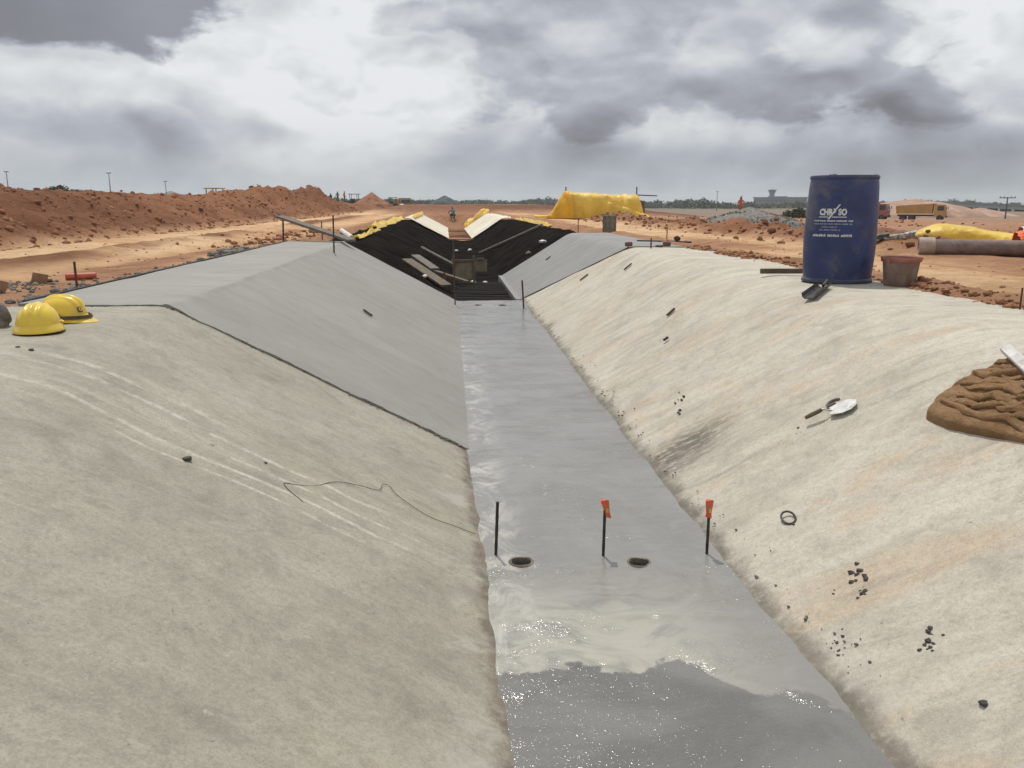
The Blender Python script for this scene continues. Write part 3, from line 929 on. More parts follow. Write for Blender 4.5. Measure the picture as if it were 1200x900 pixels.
# form boards along the outer edge of the fresh left panel
ya = np.linspace(6.15, 15.6, 12)
for i in range(11):
    mb = MB()
    a_, b__ = ya[i] + 0.01, ya[i + 1] - 0.01
    mb.beam((-2.885 + float(shift(a_)), a_, 1.012), (-2.885 + float(shift(b__)), b__, 1.012), 0.03, 0.14, 0.004)
    if i == 0:
        form = empty('edge_form', (-2.885, 6.15, 0.97), 0, 'dark timber form boards along outer edge of fresh left concrete', 'form board')
    o = mb.build('board', M['rebar_dark'], form)
    o.matrix_parent_inverse = Matrix.Translation(-Vector((-2.885, 6.15, 0.97)))

# ------------------------------------------------------------------ black membrane pit and white sheets beyond
def lining(name, s0, s1, y0, y1, ds, dy, mat, off, und, fold, seed, ridges=0):
    s = np.arange(s0, s1 + 1e-6, ds)
    y = np.arange(y0, y1 + 1e-6, dy)
    S, Y = np.meshgrid(s, y)
    Z = prof(S, 0.12) + off + und * fbm(S * 1.1, Y * 0.8, 5, seed) + fold * (1 - np.abs(fbm(S * 0.7, Y * 2.1, 3, seed + 4)) * 4).clip(0, 1) ** 3
    if ridges:
        Z += ridges * (np.abs(((Y * 0.9) % 1.0) - 0.5) < 0.16)
    X = S + shift(Y)
    return tag(link(name, grid_mesh(name, np.stack([X, Y, Z], 2)), mat), kind='structure')


lining('black_membrane', -2.5, 3.9, 15.1, 44.2, 0.09, 0.11, M['membrane_black'], -0.13, 0.10, 0.035, 100)
lining('white_sheet_left', -2.0, 0.30, 43.4, 62, 0.08, 0.12, M['sheet_white'], -0.02, 0.05, 0.0, 110, 0.05)
lining('white_sheet_right', 1.42, 3.5, 43.4, 61, 0.08, 0.12, M['sheet_white'], -0.02, 0.05, 0.0, 111, 0.05)
mb = MB()
tr = []
for i, yq in enumerate(np.linspace(43.6, 60, 7)):
    mb = MB()
    xc = 0.86 + float(shift(yq))
    mb.beam((xc - 0.75, yq, -0.06 + 0.04 * math.sin(i * 2)), (xc + 0.75, yq + 0.2 * math.sin(i), -0.05), 0.32, 0.06)
    o = mb.build('timber_sleeper', M['dirt_pile'] if i % 3 else M['card'])
    tag(o, 'timber strip laid across the far trench floor between white sheets', 'timber', 'timber strips across the far trench floor')

# crumpled yellow plastic along the far edges
def crumple(name, pts, width, mat, seed, label, cat, group=None, hgt=0.12, n=60):
    """a strip of loose sheet following pts"""
    pts = np.array(pts, float)
    L = np.concatenate([[0], np.cumsum(np.linalg.norm(np.diff(pts, axis=0), axis=1))])
    tt = np.linspace(0, L[-1], n)
    cx = np.stack([np.interp(tt, L, pts[:, k]) for k in range(3)], 1)
    dr = np.gradient(cx, axis=0)
    dr /= np.linalg.norm(dr, axis=1)[:, None]
    side = np.stack([-dr[:, 1], dr[:, 0], dr[:, 2] * 0], 1)
    uu = np.linspace(-1, 1, 11)
    P_ = np.zeros((n, 11, 3))
    for j, u_ in enumerate(uu):
        wd = width * (0.6 + 0.9 * (fbm(tt * 0.9 + 5 * seed, tt * 0 + 1, 3, seed) + 0.4))
        P_[:, j] = cx + side * (u_ * wd)[:, None]
        P_[:, j, 2] += hgt * (1 - abs(u_) ** 2) * (0.7 + 1.8 * fbm(tt * 1.7, tt * 0 + u_ * 1.3, 4, seed + 2)) - 0.02
    return tag(link(name, grid_mesh(name, P_), mat), label, cat, group)


def edge_pts(s, y0, y1, z, n=10):
    return [(s + float(shift(q)), q, z) for q in np.linspace(y0, y1, n)]


crumple('yellow_sheet', edge_pts(-2.25, 27, 44, 1.0), 0.22, M['tarp_yellow'], 3, 'crumpled yellow sheeting along left rim of black pit', 'plastic sheet', hgt=0.15)
crumple('yellow_sheet', edge_pts(-2.0, 19.5, 26, 0.98), 0.08, M['tarp_yellow'], 4, 'thin torn yellow strip on left rim beside the white tube', 'plastic sheet', hgt=0.1)
crumple('yellow_sheet', edge_pts(3.75, 29, 43, 1.0), 0.10, M['tarp_yellow'], 5, 'torn yellow sheeting along right rim of black pit', 'plastic sheet', hgt=0.12)
crumple('yellow_sheet', [(1.35 + .6 + 1.0, 60.5, 0.15), (2.3 + 1.25, 61.2, 0.72), (3.3 + 1.35, 61.4, 1.1)], 0.3, M['tarp_yellow'], 6, 'crumpled yellow sheeting at far end of right white sheet', 'plastic sheet', hgt=0.35)
crumple('yellow_sheet', edge_pts(-1.6, 44.5, 61, 1.06), 0.10, M['tarp_yellow'], 8, 'crumpled yellow sheeting along top of left white sheet', 'plastic sheet', hgt=0.16)

# ------------------------------------------------------------------ things in the pit
def pz(x, y):
    return surf(x, y, 0.12) - 0.11


def board(name, a, b, wd, ht, mat, label, cat, group=None):
    return tag(MB().beam(a, b, wd, ht, 0.006).build(name, mat), label, cat, group)


board('plank', (-0.42, 18.9, 0.52), (0.42, 17.0, 0.10), 0.24, 0.05, M['wood'], 'broad wooden plank lying lowest beside fresh left concrete in black pit', 'plank')
board('plank', (-0.25, 20.6, 0.50), (0.22, 19.3, 0.26), 0.22, 0.06, M['wood_grey'], 'short grey plank at the upper end of the pit planks', 'plank')
board('plank', (0.10, 19.5, 0.24), (0.92, 18.2, 0.06), 0.10, 0.06, M['wood'], 'narrow pale plank reaching down to the plywood panel', 'plank')
tag(MB().tube([(-0.10, 25.3, 0.46), (0.45, 24.5, 0.2), (0.92, 23.6, 0.0)], 0.045, 8).build('bamboo_pole', M['wood_grey'], None, 40), 'grey pole lying on left side of black pit above planks', 'pole')
tag(MB().tube([(2.0, 30.4, -0.02), (3.9, 27.6, 1.05)], 0.06, 8).build('bamboo_pole', M['wood_grey'], None, 40), 'long grey pole lying up the right side of black pit', 'pole')
e = empty('plywood_panel', (0.86, 19.0, -0.1), 0.1, 'upright square plywood panel on rusty legs in black pit', 'panel')
MB().box((0.02, 0, 0.36), (0.46, 0.03, 0.42)).build('sheet', M['plywood'], e)
for sx in (-0.22, 0.25):
    MB().box((sx, -0.03, 0.33), (0.05, 0.05, 0.72)).build('leg', M['brick'] if sx < 0 else M['wood'], e)
MB().box((0.02, -0.03, 0.58), (0.6, 0.04, 0.05)).build('rail', M['wood'], e)
e = empty('plywood_panel', (1.50, 22.6, -0.1), -0.15, 'small plywood panel standing right of the legged panel in black pit', 'panel')
MB().box((0, 0, 0.20), (0.36, 0.03, 0.32)).build('sheet', M['plywood'], e)
MB().box((0, -0.03, 0.38), (0.2, 0.05, 0.05)).build('rail', M['wood_grey'], e)
e = empty('rusty_post', (0.40, 17.9, -0.02), 0, 'short rusty post standing below the pit planks', 'post')
MB().box((0, 0, 0.15), (0.05, 0.05, 0.34)).build('shaft', M['brick'], e)
for i, (x_, y_, sz, lb) in enumerate([(-0.02, 17.6, 0.065, 'white block wedged against fresh left concrete in black pit'), (1.14, 19.9, 0.06, 'white block on black pit floor under the plywood panels'),
                                      (1.42, 19.7, 0.06, 'smaller white block right of its twin on pit floor'), (3.18, 22.4, 0.10, 'pale lump on right rim of black pit beside fresh concrete'),
                                      (2.75, 22.0, 0.08, 'grey lump at foot of right fresh concrete edge'), (1.24, 33.2, 0.09, 'left of two small white spacers on far black pit floor'), (1.80, 33.8, 0.09, 'right of two small white spacers on far black pit floor')]):
    MBx = MB().rock((x_, y_, pz(x_, y_) + sz * 0.3), sz, 300 + i, (1.2, 0.9, 0.6), 1, 0.25)
    tag(MBx.build('spacer_block', M['pvc_white'] if i != 4 else M['rubble_grey']), lb, 'block')
tag(MB().tube([(-2.30, 23.6, 1.02), (-1.72, 20.0, 0.96)], 0.07, 12).build('pvc_tube', M['pvc_white'], None, 40), 'short white plastic tube on left rim of black pit', 'tube')
# wet rebar laid across the pit floor just past the pour
for i, yq in enumerate(np.linspace(15.3, 19.2, 15)):
    o = MB().tube([(0.26 + random.uniform(-.1, .1) + float(shift(yq)), yq, -0.055), (1.5 + random.uniform(-.12, .05) + float(shift(yq)), yq + random.uniform(-.12, .12), -0.05)], 0.013, 6).build('rebar_rod', M['rebar_dark'])
    tag(o, 'dark rebar rod lying across pit floor just past the wet concrete', 'rebar', 'rebar rods across the pit floor')

# ------------------------------------------------------------------ rebar stakes
def stake(x_, y_, z_, h, r, label, cap=None, lean=(0, 0), mat='rebar'):
    e = empty('rebar_stake', (x_, y_, z_), 0, label, 'stake', 'rebar stakes')
    n = int(h / 0.03)
    pts = [(lean[0] * k / n, lean[1] * k / n, -0.06 + (h + 0.06) * k / n) for k in range(n + 1)]
    MB().tube(pts, [r * (1.0 if k % 2 else 0.88) for k in range(n + 1)], 8).build('rod', M[mat], e, 60)
    if cap:
        # folded plastic sleeve flattened over the tip
        mb = MB()
        tx, ty = lean
        pr = [(0.012, h - 0.075, 0.016), (0.013, h - 0.05, 0.013), (0.012, h - 0.02, 0.018), (0.011, h + 0.006, 0.021), (0.009, h + 0.014, 0.021)]
        vs, fs_ = [], []
        nn = 12
        for k, (dep, z0, wd) in enumerate(pr):
            for q in range(nn):
                a = 2 * math.pi * q / nn
                sk = cap * (h - z0) * 1.0
                vs.append((tx + sk + wd * math.copysign(abs(math.cos(a)) ** 0.6, math.cos(a)), ty + dep * math.sin(a), z0 + 0.004 * math.sin(2 * a + k)))
        for k in range(len(pr) - 1):
            for q in range(nn):
                q2 = (q + 1) % nn
                fs_.append((k * nn + q, k * nn + q2, (k + 1) * nn + q2, (k + 1) * nn + q))
        fs_.append(tuple(range(nn - 1, -1, -1)))
        fs_.append(tuple(range((len(pr) - 1) * nn, len(pr) * nn)))
        mb.add(vs, fs_)
        c_ = mb.build('cap', M['orange_cap'], e, 50)
        MB().box((tx + cap * 0.04, ty - 0.0145, h - 0.035), (0.012, 0.003, 0.022)).build('slot', M['badge_light'], c_)
    return e


stake(0.32, 3.86, 0.01, 0.285, 0.0085, 'bare dark stake at left edge of the near wet floor', None, (0.012, 0), 'rebar_dark')
stake(0.86, 3.79, 0.01, 0.285, 0.008, 'orange-capped stake in the middle of the near wet floor', 0.22, (0.004, 0), 'rebar_dark')
stake(1.39, 3.76, 0.01, 0.275, 0.008, 'orange-capped stake at right edge of the near wet floor', -0.02, (0.0, 0), 'rebar_dark')
stake(0.50, 14.25, 0.01, 1.15, 0.012, 'tall thin stake at left of the wet floor end', None, (-0.02, 0))
stake(1.66, 13.9, 0.02, 0.46, 0.016, 'rusty stake at right of the wet floor end by the pale slope', None, (-0.03, 0))
stake(-1.42, 13.2, 1.06, 0.52, 0.014, 'dark stake on crest of fresh left slope by the leaning board', None, (0.01, 0))
stake(-2.72, 16.4, 1.0, 0.46, 0.018, 'rusty stake in rubble beyond outer edge of fresh left concrete', None, (0.02, 0))
stake(-2.35, 19.5, 1.0, 0.35, 0.014, 'short stake behind the leaning board by the haul road', None, (0.0, 0))
stake(-2.98, 7.4, 1.0, 0.27, 0.011, 'stake beside the red pipe behind the yellow helmets', None, (0.0, 0))
stake(3.52, 12.7, 1.06, 0.17, 0.012, 'short stake on right crest beside the broken brick', None, (0.0, 0))
stake(3.95, 5.08, 1.04, 0.165, 0.0065, 'thin stake at far right edge of pale concrete', None, (0.0, 0))
stake(3.9, 21.0, 1.0, 0.4, 0.012, 'thin stake behind fresh right panel near the grey block', None, (0.0, 0))
stake(4.6, 15.5, 1.0, 0.3, 0.010, 'thin stake in soil right of the fresh right panel', None, (0.0, 0))

# ------------------------------------------------------------------ helmets
def helmet(x_, y_, z_, rz, label, band):
    e = empty('safety_helmet', (x_, y_, z_), rz, label, 'helmet', 'yellow safety helmets')
    na, ne = 72, 22
    a = np.linspace(0, 2 * math.pi, na, endpoint=False)
    vs, fs_ = [], []
    for i in range(ne + 1):
        el = (i / ne) * math.pi / 2
        ce, se = math.cos(el) ** 0.72, math.sin(el) ** 0.92
        for q in a:
            X_, Y_ = 0.136 * ce * math.cos(q), 0.108 * ce * math.sin(q)
            Z_ = 0.028 + 0.128 * se
            wt = sst(np.array(Z_), 0.075, 0.12)
            rdg = sum(math.exp(-((Y_ - c0) / w0) ** 2) * hh for c0, w0, hh in ((0, 0.013, 0.014), (0.038, 0.009, 0.010), (-0.038, 0.009, 0.010)))
            Z_ += float(rdg * wt)
            k_ = 1 + 0.35 * float(rdg * wt) / 0.1
            vs.append((X_ * k_, Y_, Z_))
    for i in range(ne):
        for k in range(na):
            k2 = (k + 1) % na
            fs_.append((i * na + k, i * na + k2, (i + 1) * na + k2, (i + 1) * na + k))
    fs_.append(tuple(range(ne * na, (ne + 1) * na)))
    MB().add(vs, fs_).build('shell', M['helmet_yellow'], e, 60)
    vs, fs_ = [], []
    ring = [(0.0, 0.045, 0), (0.006, 0.034, 0), (0.012, 0.020, 0.35), (0.018, 0.010, 1.0), (0.017, 0.006, 1.0), (0.004, 0.012, 0.3), (-0.006, 0.026, 0)]
    for ex, z0, pk in ring:
        for q in a:
            peak = max(0, math.cos(q)) ** 2.2 * 0.050 * pk
            rx, ry = 0.136 + ex + peak, 0.108 + ex
            vs.append((rx * math.cos(q), ry * math.sin(q), z0 - 0.010 * pk * max(0, math.cos(q)) ** 2 + 0.006))
    nr = len(ring)
    for i in range(nr):
        for k in range(na):
            k2, i2 = (k + 1) % na, (i + 1) % nr
            fs_.append((i * na + k2, i * na + k, i2 * na + k, i2 * na + k2))
    MB().add(vs, fs_).build('brim', M['helmet_yellow'], e, 50)
    if band:
        vs, fs_ = [], []
        seg = np.linspace(-1.5, 1.5, 40)
        for z0, ex in ((0.032, 0.014), (0.034, 0.021), (0.052, 0.014), (0.050, 0.006)):
            for q in seg:
                vs.append(((0.137 + ex + 0.008 * math.cos(q)) * math.cos(q), (0.109 + ex) * math.sin(q), z0 - 0.004 * math.cos(q)))
        for i in range(3):
            for k in range(39):
                fs_.append((i * 40 + k, i * 40 + k + 1, (i + 1) * 40 + k + 1, (i + 1) * 40 + k))
        MB().add(vs, fs_).build('chin_strap', M['helmet_band'], e, 50)
        # raised emblem on the front: dark shield with a pale ring
        q = -0.35
        n_ = Vector((math.cos(q), math.sin(q), 0.42)).normalized()
        base = Vector((0.131 * math.cos(q), 0.106 * math.sin(q), 0.082))
        R = n_.to_track_quat('Z', 'Y').to_matrix()
        b_ = MB()
        b_.box(base + n_ * 0.002, (0.030, 0.034, 0.006), R, 0.002)
        em = b_.build('emblem', M['badge'], e)
        mb = MB().lathe([(0.006, 0.0), (0.006, 0.003), (0.0105, 0.003), (0.0105, 0.0)], 20)
        mb.v = [tuple(base + n_ * 0.0055 + R @ Vector(v_)) for v_ in mb.v]
        mb.build('emblem_ring', M['badge_light'], em)
    else:
        # stiffening rib pressed round the shell
        MB().tube([(0.139 * math.cos(q), 0.111 * math.sin(q), 0.060) for q in np.linspace(-1.2, 1.2, 24)], 0.0025, 6).build('rib', M['helmet_yellow'], e, 60)
    MB().tube([(0.03, -0.104, 0.052), (0.034, -0.111, 0.056), (0.03, -0.118, 0.052)], 0.009, 8).build('vent_plug', M['helmet_yellow'] if not band else M['badge'], e, 50)
    return e


hz1, hz2 = surf(-2.1, 4.7, 0.32), surf(-2.07, 5.1, 0.32)
helmet(-2.12, 4.71, hz1 - 0.001, math.radians(96), 'plain yellow safety helmet nearest the left frame edge', False)
helmet(-2.165, 5.14, hz2 - 0.001, math.radians(-8), 'yellow safety helmet with dark band and round emblem, behind another', True)
tag(MB().rock((-2.42, 4.93, 1.105), 0.08, 21, (0.7, 0.8, 1.0), 3, 0.5).build('stone', M['stone_grey'], None, 60), 'grey brown stone at left frame edge beside the helmets', 'stone')

# ------------------------------------------------------------------ drum with print
DX, DY = 3.70, 7.11
drum = empty('plastic_drum', (DX, DY, 1.068), 0, 'tall blue plastic drum with white print on right berm', 'drum')
DH = 0.925
dprof = [(0.0, 0.005), (0.286, 0.0), (0.296, 0.008), (0.297, 0.026), (0.288, 0.036), (0.290, 0.06), (0.297, 0.14), (0.303, 0.25), (0.305, 0.36), (0.303, 0.48), (0.299, 0.60), (0.294, 0.72), (0.289, 0.82), (0.284, 0.875), (0.280, 0.892)]
MB().lathe(dprof, 72).build('body', M['drum_blue'], drum, 35)
MB().lathe([(0.279, 0.890), (0.286, 0.894), (0.289, 0.902), (0.288, 0.918), (0.284, DH), (0.276, DH), (0.270, 0.905), (0.0, 0.905)], 72).build('top_rim', M['drum_blue'], drum, 35)
MB().lathe([(0.298, 0.0), (0.302, 0.004), (0.302, 0.022), (0.296, 0.030)], 72).build('base_hoop', M['drum_base'], drum, 35)
for bx_, by_ in ((0.16, 0.05), (-0.15, -0.08)):
    MB().lathe([(0.034, 0.90), (0.034, 0.93), (0.028, 0.936), (0.0, 0.936)], 20, (bx_, by_, 0)).build('bung', M['black_plastic'], drum, 40)
MB().box((0.262 * math.cos(-0.75), 0.262 * math.sin(-0.75), 0.922), (0.03, 0.03, 0.022), rotz(-0.75)).build('lid_catch', M['steel'], drum)


def drum_r(z):
    return float(np.interp(z, [p[1] for p in dprof[1:]], [p[0] for p in dprof[1:]]))


PH0 = math.radians(-118 - 14)          # where on the drum the print sits


def wrap(vs, z0, extra=0.0022):
    """flat print (u right, v up, metres) laid round the drum"""
    out = []
    for u_, v_ in vs:
        zz = z0 + v_
        r_ = drum_r(zz) + extra
        a = PH0 + u_ / 0.30
        out.append((r_ * math.cos(a), r_ * math.sin(a), zz))
    return out


def text_flat(s, size, bold=0.0, shear=0.0, sx=1.0):
    cu = bpy.data.curves.new('lettering', 'FONT')
    cu.body = s
    cu.size = size
    cu.align_x = 'LEFT'
    cu.offset = bold
    cu.shear = shear
    cu.resolution_u = 3
    o = bpy.data.objects.new('lettering', cu)
    COL.objects.link(o)
    bpy.context.view_layer.update()
    me = bpy.data.meshes.new_from_object(o.evaluated_get(bpy.context.evaluated_depsgraph_get()))
    vs = [(v.co.x * sx, v.co.y) for v in me.vertices]
    fs_ = [tuple(p.vertices) for p in me.polygons]
    bpy.data.objects.remove(o)
    bpy.data.curves.remove(cu)
    bpy.data.meshes.remove(me)
    return vs, fs_


def fit(vs, u0, u1, v0, v1):
    a = np.array(vs)
    lo, hi = a.min(0), a.max(0)
    a = (a - lo) / (hi - lo)
    return [(u0 + q[0] * (u1 - u0), v0 + q[1] * (v1 - v0)) for q in a]


LZ = 0.585
logo_v, logo_f = [], []


def add_print(vs, fs_):
    b0 = len(logo_v)
    logo_v.extend(vs)
    logo_f.extend([tuple(i + b0 for i in f) for f in fs_])


for word, u0, u1 in (('CHR', -0.115, 0.008), ('SO', 0.048, 0.118)):
    vs, fs_ = text_flat(word, 0.1, 0.0055)
    add_print(fit(vs, u0, u1, 0.0, 0.058), fs_)
def strip(a, b, c, d, n=10):
    """a-b one end, d-c the other, cut short so it follows the curve"""
    a, b, c, d = (np.array(q) for q in (a, b, c, d))
    vs = []
    for k in range(n + 1):
        vs += [tuple(a + (d - a) * k / n), tuple(b + (c - b) * k / n)]
    add_print(vs, [(2 * k, 2 * k + 1, 2 * k + 3, 2 * k + 2) for k in range(n)])


# the slanting Y stroke between them, and the broken underline
strip((-0.040, -0.034), (-0.020, -0.030), (0.064, 0.094), (0.050, 0.094))
strip((0.006, 0.058), (0.021, 0.058), (0.030, 0.036), (0.019, 0.016), 3)
strip((-0.118, -0.017), (-0.118, -0.010), (-0.030, -0.010), (-0.034, -0.017))
strip((-0.004, -0.017), (0.000, -0.010), (0.118, -0.010), (0.118, -0.017))
lo_ = MB().add(wrap(logo_v, LZ), logo_f).build('printed_logo', M['print_white'], drum)
# small print: rows too fine to read, kept as rows of letter-sized strokes
rr = random.Random(3)
for zrow, u0, u1, hgt_, mt in ((0.533, -0.165, 0.172, 0.012, 'print_white'), (0.508, -0.165, 0.165, 0.0095, 'print_faint'), (0.482, -0.085, 0.045, 0.009, 'print_faint'), (0.457, -0.105, 0.075, 0.010, 'print_faint'), (0.405, -0.168, 0.165, 0.019, 'print_white')):
    vs, fs_ = [], []
    u = u0
    k = 0
    word = rr.randint(5, 9)
    while u < u1:
        wd = hgt_ * rr.uniform(0.4, 0.75)
        b0 = len(vs)
        hh = hgt_ * rr.choice((1.0, 1.0, 0.78))
        vs += [(u, 0), (u + wd, 0), (u + wd, hh), (u, hh)]
        fs_.append((b0, b0 + 1, b0 + 2, b0 + 3))
        u += wd + hgt_ * 0.22
        k += 1
        if k == word:
            u += hgt_ * 0.7
            k, word = 0, rr.randint(4, 9)
    MB().add(wrap(vs, zrow), fs_).build('printed_line', M[mt], drum)

# ------------------------------------------------------------------ bucket, scoop, stick beside the drum
bk = empty('plastic_bucket', (4.035, 6.66, 1.065), 0.2, 'dusty brown plastic bucket with reddish rim right of the drum', 'bucket')
MB().lathe([(0.0, 0.004), (0.118, 0.0), (0.124, 0.006), (0.150, 0.235), (0.146, 0.235), (0.118, 0.02), (0.0, 0.018)], 40).build('body', M['bucket'], bk, 40)
MB().lathe([(0.148, 0.205), (0.158, 0.207), (0.162, 0.222), (0.166, 0.240), (0.163, 0.248), (0.152, 0.247), (0.146, 0.238)], 40).build('rim', M['bucket_rim'], bk, 40)
MB().tube([(0.158 * math.cos(q), 0.158 * math.sin(q), 0.226 - 0.02 * math.sin(q - 0.2)) for q in np.linspace(0.2, math.pi + 0.2, 20)], 0.004, 6).build('handle', M['rebar'], bk, 50)
for q in (0.2, math.pi + 0.2):
    MB().box((0.163 * math.cos(q), 0.163 * math.sin(q), 0.218), (0.02, 0.03, 0.035), rotz(q)).build('lug', M['bucket_rim'], bk)

sc_a, sc_b = Vector((3.05, 6.28, surf(3.05, 6.28, .36) + 0.02)), Vector((3.46, 6.74, 1.08))
sc = empty('hand_float', sc_a, 0, 'black channel-shaped float lying in front of the drum', 'float')
axx = (sc_b - sc_a).normalized()
sd = Vector((0, 0, 1)).cross(axx).normalized()
nm = axx.cross(sd)
vs, fs_ = [], []
arc = [(-0.055, 0.045), (-0.05, 0.018), (-0.03, 0.0), (0.03, -0.002), (0.05, 0.012), (0.058, 0.040)]
for tt_ in (0, 1):
    for off in (0, -0.006):
        for (a_, b_) in arc:
            vs.append(axx * (0.44 * tt_) + sd * a_ + nm * (b_ + off + 0.012))
na = len(arc)
for k in range(na - 1):
    fs_ += [(k, k + 1, 2 * na + k + 1, 2 * na + k), (na + k + 1, na + k, 3 * na + k, 3 * na + k + 1)]
    fs_ += [(k + 1, k, na + k, na + k + 1), (2 * na + k, 2 * na + k + 1, 3 * na + k + 1, 3 * na + k)]
fs_ += [(0, 2 * na, 3 * na, na), (na - 1, 2 * na - 1, 4 * na - 1, 3 * na - 1)]
MB().add(vs, fs_).build('trough', M['black_plastic'], sc)
MB().tube([axx * 0.40 + nm * 0.03, axx * 0.52 + nm * 0.05], 0.014, 8).build('handle', M['black_plastic'], sc, 40)
tag(MB().beam((3.30, 7.87, 1.10), (3.80, 7.83, 1.10), 0.035, 0.05, 0.005).build('timber_offcut', M['wood'], None), 'short wooden batten on the concrete behind the drum', 'batten')

# ------------------------------------------------------------------ trowels on the right slope
SLN_R = Vector((-1.06, 0, 1.61)).normalized()
SLN_L = Vector((1.06, 0, 2.08)).normalized()


def on_r(x_, y_, off=0.0):
    return Vector((x_, y_, surf(x_, y_, 0.36))) + SLN_R * off


tw = empty('trowel', on_r(2.335, 4.31, 0.012), math.radians(152), 'steel trowel with pale rounded blade lying on right slope', 'trowel', normal=SLN_R)
vs, fs_ = [], []
outl = [(-0.045, -0.035), (0.02, -0.055), (0.07, -0.048), (0.10, -0.02), (0.10, 0.02), (0.07, 0.048), (0.02, 0.055), (-0.045, 0.035)]
outl = [(-q[0] * 1.05, q[1] * 1.25) for q in outl]
for z0 in (0.018, 0.0145):
    vs += [(a_, b_, z0 + 0.03 * a_) for a_, b_ in outl]
n_ = len(outl)
fs_ = [tuple(range(n_ - 1, -1, -1)), tuple(range(n_, 2 * n_))] + [(k, (k + 1) % n_, n_ + (k + 1) % n_, n_ + k) for k in range(n_)]
MB().add(vs, fs_).build('blade', M['steel'], tw)
MB().tube([(0.03, 0, 0.018), (0.055, 0.0, 0.028), (0.07, 0, 0.045), (0.085, 0, 0.048)], 0.005, 8).build('tang', M['steel'], tw, 50)
MB().tube([(0.08, 0, 0.047), (0.10, 0.002, 0.044), (0.15, 0.003, 0.040), (0.185, 0.003, 0.036)], [0.010, 0.013, 0.013, 0.011], 10).build('handle', M['wood'], tw, 50)
# curl of strip and a wire ring
tag(MB().tube([on_r(2.36 + 0.035 * math.cos(q), 4.42 + 0.035 * math.sin(q), 0.01 + 0.004 * q) for q in np.linspace(0.3, 4.6, 16)], 0.008, 6).build('hose_curl', M['wood_grey'], None, 50), 'small brown curl of hose just above the trowel blade', 'hose')
ring_o = empty('wire_ring', on_r(1.77, 3.66, 0.0), 0, 'small black ring with loose tail on right slope', 'ring', normal=SLN_R)
MB().tube([(0.030 * math.cos(q), 0.048 * math.sin(q), 0.008 + 0.010 * (1 + math.sin(q))) for q in np.linspace(-1.9, 4.5, 30)] + [(-0.005, -0.065, 0.006)], 0.0055, 7).build('loop', M['black_plastic'], ring_o, 50)

# wire on the left slope
wp = [(-0.52, 3.50), (-0.57, 3.56), (-0.64, 3.62), (-0.67, 3.68), (-0.62, 3.72), (-0.55, 3.80), (-0.47, 3.97), (-0.36, 4.06), (-0.27, 4.11), (-0.255, 4.22), (-0.22, 4.24), (-0.17, 4.15), (-0.02, 4.05), (0.12, 4.07), (0.25, 4.09), (0.3, 4.1)]
wpt = []
for k in range(1, len(wp) - 2):
    p0, p1, p2, p3 = (Vector(wp[k + j]) for j in (-1, 0, 1, 2))
    for f_ in np.linspace(0, 1, 6, endpoint=False):
        q = 0.5 * ((2 * p1) + (p2 - p0) * f_ + (2 * p0 - 5 * p1 + 4 * p2 - p3) * f_ ** 2 + (3 * p1 - p0 - 3 * p2 + p3) * f_ ** 3)
        wpt.append((q.x, q.y, surf(q.x, q.y) + 0.010))
tag(MB().tube(wpt, 0.0015, 6).build('binding_wire', M['rebar_dark'], None, 60), 'long thin bent wire lying on lower left slope', 'wire')

# ------------------------------------------------------------------ burlap heap and straightedge at right
n1, n2 = 200, 220
U, Vv = np.meshgrid(np.linspace(-1, 1, n1), np.linspace(-1, 1, n2))
BY = 3.20 + 0.64 * Vv
BX = 2.70 + 0.26 * U + 0.20 * (3.68 - BY)
wu = U + 0.22 * fbm(U * 1.4, Vv * 1.4, 3, 120)
wvv = Vv + 0.16 * fbm(U * 1.4 + 7, Vv * 1.4, 3, 121)
rad = (np.abs(wu) ** 3.0 + np.abs(wvv) ** 3.0) ** (1 / 3.0) + 0.12 * fbm(U * 2.2, Vv * 3.4, 3, 122)
mask = sst(rad, 0.985, 0.88)
ph_ = BX * 62 + BY * 17 + 13 * fbm(BX * 2.4, BY * 1.7, 3, 123)
ph2 = BX * 120 + BY * 44 + 15 * fbm(BX * 3.2 + 4, BY * 2.4, 3, 124)
f1 = np.abs(np.sin(ph_ / 2)) ** 0.8
f2 = np.abs(np.sin(ph2 / 2)) ** 0.9
amp_ = 0.35 + 1.3 * np.clip(fbm(BX * 2.8, BY * 2.2, 2, 126) + 0.3, 0, 1)
flat_ = 0.25 + 0.75 * sst(U - 0.35 * Vv, -1.05, -0.2) * sst(Vv - 0.6 * U, -1.1, -0.3)
hb_ = 0.72 * mask ** 0.5 * (0.035 + amp_ * flat_ * (0.075 * f1 + 0.030 * f2) + 0.07 * (fbm(BX * 3.2, BY * 2.6, 3, 127) + .2) + 0.03 * sst(Vv, 0.2, 0.8) + 0.014 * fbm(BX * 14, BY * 9, 3, 128))
BZ = prof(BX - shift(BY), 0.36) + hb_ - 0.02 * (1 - mask)
# bulge the rim a little so the edge folds under
BXo = BX - 0.05 * mask * (1 - mask) * np.sign(U) * -2
me = grid_mesh('burlap_heap', np.stack([BXo, BY, BZ], 2))
keepf = [p.index for p in me.polygons if mask.reshape(-1)[list(p.vertices)].max() < 0.02]
bm = bmesh.new(); bm.from_mesh(me); bm.faces.ensure_lookup_table()
bmesh.ops.delete(bm, geom=[bm.faces[i] for i in keepf], context='FACES')
bm.to_mesh(me); bm.free()
bh = tag(link('burlap_heap', me, M['burlap']), 'crumpled brown burlap cloth heaped on right slope', 'burlap')


def bag_top(x_, y_):
    k = np.hypot(BX - x_, BY - y_)
    return float(BZ.reshape(-1)[int(np.argmin(k))])


rb = np.random.default_rng(4)
